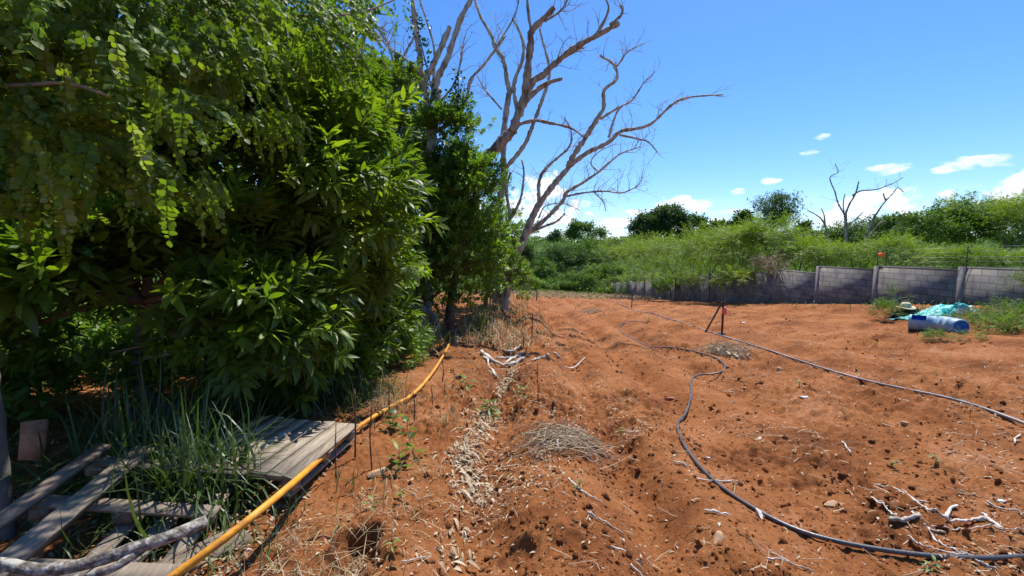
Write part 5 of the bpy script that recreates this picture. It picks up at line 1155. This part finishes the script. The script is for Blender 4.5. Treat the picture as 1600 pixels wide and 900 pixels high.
# leaf litter in the furrow
path = G(np.array([700, 712, 735, 745, 735, 725, 745, 765, 790, 800, 795, 800.]), np.array([900, 880, 840, 800, 750, 715, 680, 640, 600, 570, 545, 520.]))
sp_ = spline(path[:, :2], .03); rs = R(33); n = 3000; k = rs.randint(0, len(sp_), n * 2); k = k[(rs.rand(len(k)) < .15 + 1.1 * sm(.35, .65, vnoise(k * .045, k * 0.0, 8))) & (rs.rand(len(k)) < np.where(k < len(sp_) * .55, 1, .35))][:n]; n = len(k); w = .028 + .04 * vnoise(k * .05, k * 0.0, 3) + .10 * (rs.rand(n) < .25); x = sp_[k, 0] + rs.randn(n) * w; y = sp_[k, 1] + rs.randn(n) * w * 1.5
p = np.stack([x, y, H(x, y) + .006 + rs.rand(n) * .03], 1); mb = MB()
for i, (l, wd) in enumerate(((.075, .020), (.05, .026), (.12, .009))):
    s = slice(i, None, 3); m_ = len(p[s]); inst(leaf(l, wd, 2, .5, .55), p[s], basis(norm(np.stack([rs.randn(m_), rs.randn(m_), .3 * rs.randn(m_)], 1))), .35 + 1.0 * rs.rand(m_) ** 1.5, .15 + .85 * rs.rand(m_), mb)
tag(mb.build('furrow_leaf_litter', M['litter']), 'pale dry leaf litter lying in the furrow', None, None, 'stuff')
# chips and straw over the whole field
def fieldmask(k=1.0):
    def f(x, y, rs):
        return (x > -1.4) & (x < 12.7) & (y < 60) & (rs.rand(len(x)) < np.where((x < -.45) & (y < 6), .3, 1)) & (rs.rand(len(x)) < k * (.12 + sm(.45, .75, vnoise(x * 1.1 + 3, y * .9, 41)) * .9 + .8 * (vnoise(x * .35, y * .35, 43) > .6)))
    return f
mb = MB(); x, y, rs = scatter(80000, fieldmask(1.15), 35, 1.5, 42); n = len(x); p = np.stack([x, y, H(x, y) + .004 + .006 * rs.rand(n)], 1); sc = (.18 + .8 * rs.rand(n) ** 3) * (1 + .03 * np.hypot(x, y))
for i, (l, wd) in enumerate(((.05, .018), (.035, .02), (.09, .007))):
    s = slice(i, None, 3); m_ = len(p[s]); inst(leaf(l, wd, 1, .4, .3, 1, 0), p[s], basis(norm(np.stack([rs.randn(m_), rs.randn(m_), .15 * rs.randn(m_)], 1))), sc[s], .25 + .75 * rs.rand(m_), mb)
tag(mb.build('field_litter', M['litter']), 'pale chips and leaf crumbs scattered over the red soil', None, None, 'stuff')
mb = MB(); x, y, rs = scatter(7500, fieldmask(1), 37, 1.6, 32); n = len(x)
zz_ = H(x, y)
for i in range(n):
    a = rs.rand() * 2 * PI; l = (.03 + .16 * rs.rand() ** 2) * (1 + .04 * y[i]); r = .0012 + .0022 * rs.rand() ** 2 + .0002 * y[i]; d = np.array([math.cos(a), math.sin(a), .05 * rs.randn()]); c_ = np.array([x[i], y[i], zz_[i] + .012])
    V, T = tube([c_ - d * l / 2, c_ + [rs.randn() * .1 * l, rs.randn() * .1 * l, .006], c_ + d * l / 2 + [0, 0, rs.rand() * .01]], r, 3, 0, cap=False); mb.add(V, T, .3 + .7 * rs.rand())
tag(mb.build('twig_litter', M['twigwood']), 'small broken twigs scattered over the red soil', None, None, 'stuff')
# clods
CL = [rock(600 + i, 1, 1.2, .8) for i in range(4)]
mb = MB(); x, y, rs = scatter(70000, lambda x, y, rs: (x > -2.2) & (x < 12.8) & (rs.rand(len(x)) < .10 + sm(.48, .74, vnoise(x * .9 + 5, y * .75, 61)) + .25 * (vnoise(x * 3, y * 3, 63) > .7)), 39, 1.4, 40); n = len(x)
s = (.0028 + .007 * rs.rand(n) + .030 * rs.rand(n) ** 11) * (1 + .035 * np.hypot(x, y)); p = np.stack([x, y, H(x, y) + s * .05], 1)
for i in range(4): k = slice(i, None, 4); inst(CL[i], p[k], basis(norm(np.stack([rs.randn(len(p[k])), rs.randn(len(p[k])), .4 * rs.randn(len(p[k]))], 1))), s[k], 0.0, mb, .0)
tag(mb.build('soil_clods', M['soil']), 'crumbly red soil clods scattered over the furrows', None, None, 'stuff')

# ================================================================ light, sky, camera
EL, AZ = rad(60), rad(28)
sd_ = Vector((math.sin(AZ) * math.cos(EL), math.cos(AZ) * math.cos(EL), math.sin(EL)))
ld = bpy.data.lights.new('sun', 'SUN'); ld.energy = 3.7; ld.angle = rad(.53); ld.color = (1, .955, .88)
lo = bpy.data.objects.new('sun', ld); COL.objects.link(lo); lo.rotation_euler = (-sd_).to_track_quat('-Z', 'Y').to_euler(); lo.location = (0, 0, 30)

w = bpy.data.worlds.new('World'); scene.world = w; w.use_nodes = True; nt = w.node_tree; nt.nodes.clear(); L = nt.links.new
out = nt.nodes.new('ShaderNodeOutputWorld'); bg = nt.nodes.new('ShaderNodeBackground'); bg.inputs[1].default_value = .094; L(bg.outputs[0], out.inputs[0])
sky = nt.nodes.new('ShaderNodeTexSky'); sky.sky_type = 'NISHITA'; sky.sun_disc = False; sky.sun_elevation = EL; sky.sun_rotation = AZ; sky.air_density = 1.0; sky.dust_density = .3; sky.ozone_density = 5.0; sky.altitude = 50
tc = nt.nodes.new('ShaderNodeTexCoord'); sx = nt.nodes.new('ShaderNodeSeparateXYZ'); L(tc.outputs['Generated'], sx.inputs[0])
def mth(op, a, b=None, clamp=False):
    n = nt.nodes.new('ShaderNodeMath'); n.operation = op; n.use_clamp = clamp
    for i, v in enumerate((a, b)):
        if v is None: continue
        if isinstance(v, (int, float)): n.inputs[i].default_value = v
        else: L(v, n.inputs[i])
    return n.outputs[0]
az = mth('ARCTAN2', sx.outputs[0], sx.outputs[1]); el = mth('ARCSINE', sx.outputs[2])
def wn(scale, detail, stretch=1.0, rough=.6, dist=0.0):
    cb = nt.nodes.new('ShaderNodeCombineXYZ'); L(az, cb.inputs[0]); L(mth('MULTIPLY', el, stretch), cb.inputs[1]); n = nt.nodes.new('ShaderNodeTexNoise'); n.inputs['Scale'].default_value = scale; n.inputs['Detail'].default_value = detail; n.inputs['Roughness'].default_value = rough; n.inputs['Distortion'].default_value = dist
    L(cb.outputs[0], n.inputs['Vector']); return n.outputs['Fac']
nz = wn(26, 9, 1.4, .62, .3); nzw = wn(30, 8, 2.6, .62, .6)
def dirof(px, py): d = ray(px, py); return math.atan2(d[0], d[1]), math.atan2(d[2], math.hypot(d[0], d[1]))
def blobs(lst):
    acc = None
    for (px, py, rx, ry) in lst:
        u0, v0 = dirof(px, py); ru = abs(dirof(px + rx, py)[0] - dirof(px - rx, py)[0]) / 2; rv = abs(dirof(px, py - ry)[1] - dirof(px, py + ry)[1]) / 2
        du = mth('DIVIDE', mth('SUBTRACT', az, u0), ru); dv = mth('DIVIDE', mth('SUBTRACT', el, v0), rv)
        q = mth('SUBTRACT', 1.0, mth('ADD', mth('MULTIPLY', du, du), mth('MULTIPLY', dv, dv)))
        acc = q if acc is None else mth('MAXIMUM', acc, q)
    return acc
puff = blobs([(848, 300, 34, 34), (872, 338, 46, 16), (815, 325, 34, 30), (1070, 322, 40, 18), (1100, 345, 70, 18), (905, 320, 16, 9), (1345, 322, 52, 28), (1390, 315, 45, 24), (1305, 342, 34, 18), (1480, 308, 18, 12), (1595, 290, 34, 28), (1570, 310, 60, 20), (1000, 330, 20, 8), (960, 350, 40, 9), (700, 330, 60, 40), (150, 350, 150, 60), (1750, 280, 120, 60), (430, 320, 120, 60)])
wisp = blobs([(1528, 253, 52, 12), (1390, 263, 32, 9), (1265, 239, 14, 5), (1205, 283, 16, 6), (1152, 299, 14, 5), (1150, 330, 30, 5), (1287, 214, 14, 5), (1470, 266, 22, 6)])
m1 = mth('MULTIPLY', mth('ADD', mth('ADD', puff, mth('MULTIPLY', mth('SUBTRACT', nz, .5), 5.2)), -.05), 1.3, True)
m2 = mth('MULTIPLY', mth('ADD', mth('ADD', wisp, mth('MULTIPLY', mth('SUBTRACT', nzw, .5), 5.0)), .2), 1.0, True)
band = mth('MULTIPLY', mth('SUBTRACT', 1.0, mth('DIVIDE', mth('ABSOLUTE', el), .11), True), mth('MULTIPLY', mth('SUBTRACT', nz, .36), 3.2, True))
mask = mth('MAXIMUM', mth('MAXIMUM', mth('MULTIPLY', m1, .92), mth('MULTIPLY', m2, .75)), mth('MULTIPLY', band, .5))
hs = nt.nodes.new('ShaderNodeHueSaturation'); hs.inputs['Saturation'].default_value = 1.16; tm = nt.nodes.new('ShaderNodeMix'); tm.data_type = 'RGBA'; tm.blend_type = 'MULTIPLY'; tm.inputs[0].default_value = 1; tm.inputs[7].default_value = (.80, .86, 1.0, 1); L(sky.outputs[0], tm.inputs[6]); L(tm.outputs[2], hs.inputs['Color'])
cr = nt.nodes.new('ShaderNodeValToRGB'); cr.color_ramp.elements[0].position = .38; cr.color_ramp.elements[0].color = (4.9, 5.7, 6.7, 1); cr.color_ramp.elements[1].position = .62; cr.color_ramp.elements[1].color = (7.9, 8.0, 8.2, 1); L(nz, cr.inputs[0])  # cloud shading painted in: noise runs the colour from grey-blue to white
mx = nt.nodes.new('ShaderNodeMix'); mx.data_type = 'RGBA'; L(mask, mx.inputs[0]); L(hs.outputs[0], mx.inputs[6]); L(cr.outputs[0], mx.inputs[7]); L(mx.outputs[2], bg.inputs[0])

cd = bpy.data.cameras.new('camera'); co = bpy.data.objects.new('camera', cd); COL.objects.link(co); scene.camera = co
cd.sensor_width = 36; cd.lens = 36 * F / 1600; cd.clip_start = .05; cd.clip_end = 4000
co.location = CAM; co.rotation_euler = (PI / 2 - PITCH, 0, 0)
vs = scene.view_settings; scene.display_settings.display_device = 'sRGB'; vs.view_transform = 'Standard'; vs.look = 'None'; vs.gamma = 1; vs.exposure = 0.98; vs.use_curve_mapping = False
cy = scene.cycles; cy.max_bounces = 8; cy.diffuse_bounces = 5; cy.glossy_bounces = 2; cy.transmission_bounces = 4; cy.transparent_max_bounces = 4; cy.use_denoising = True
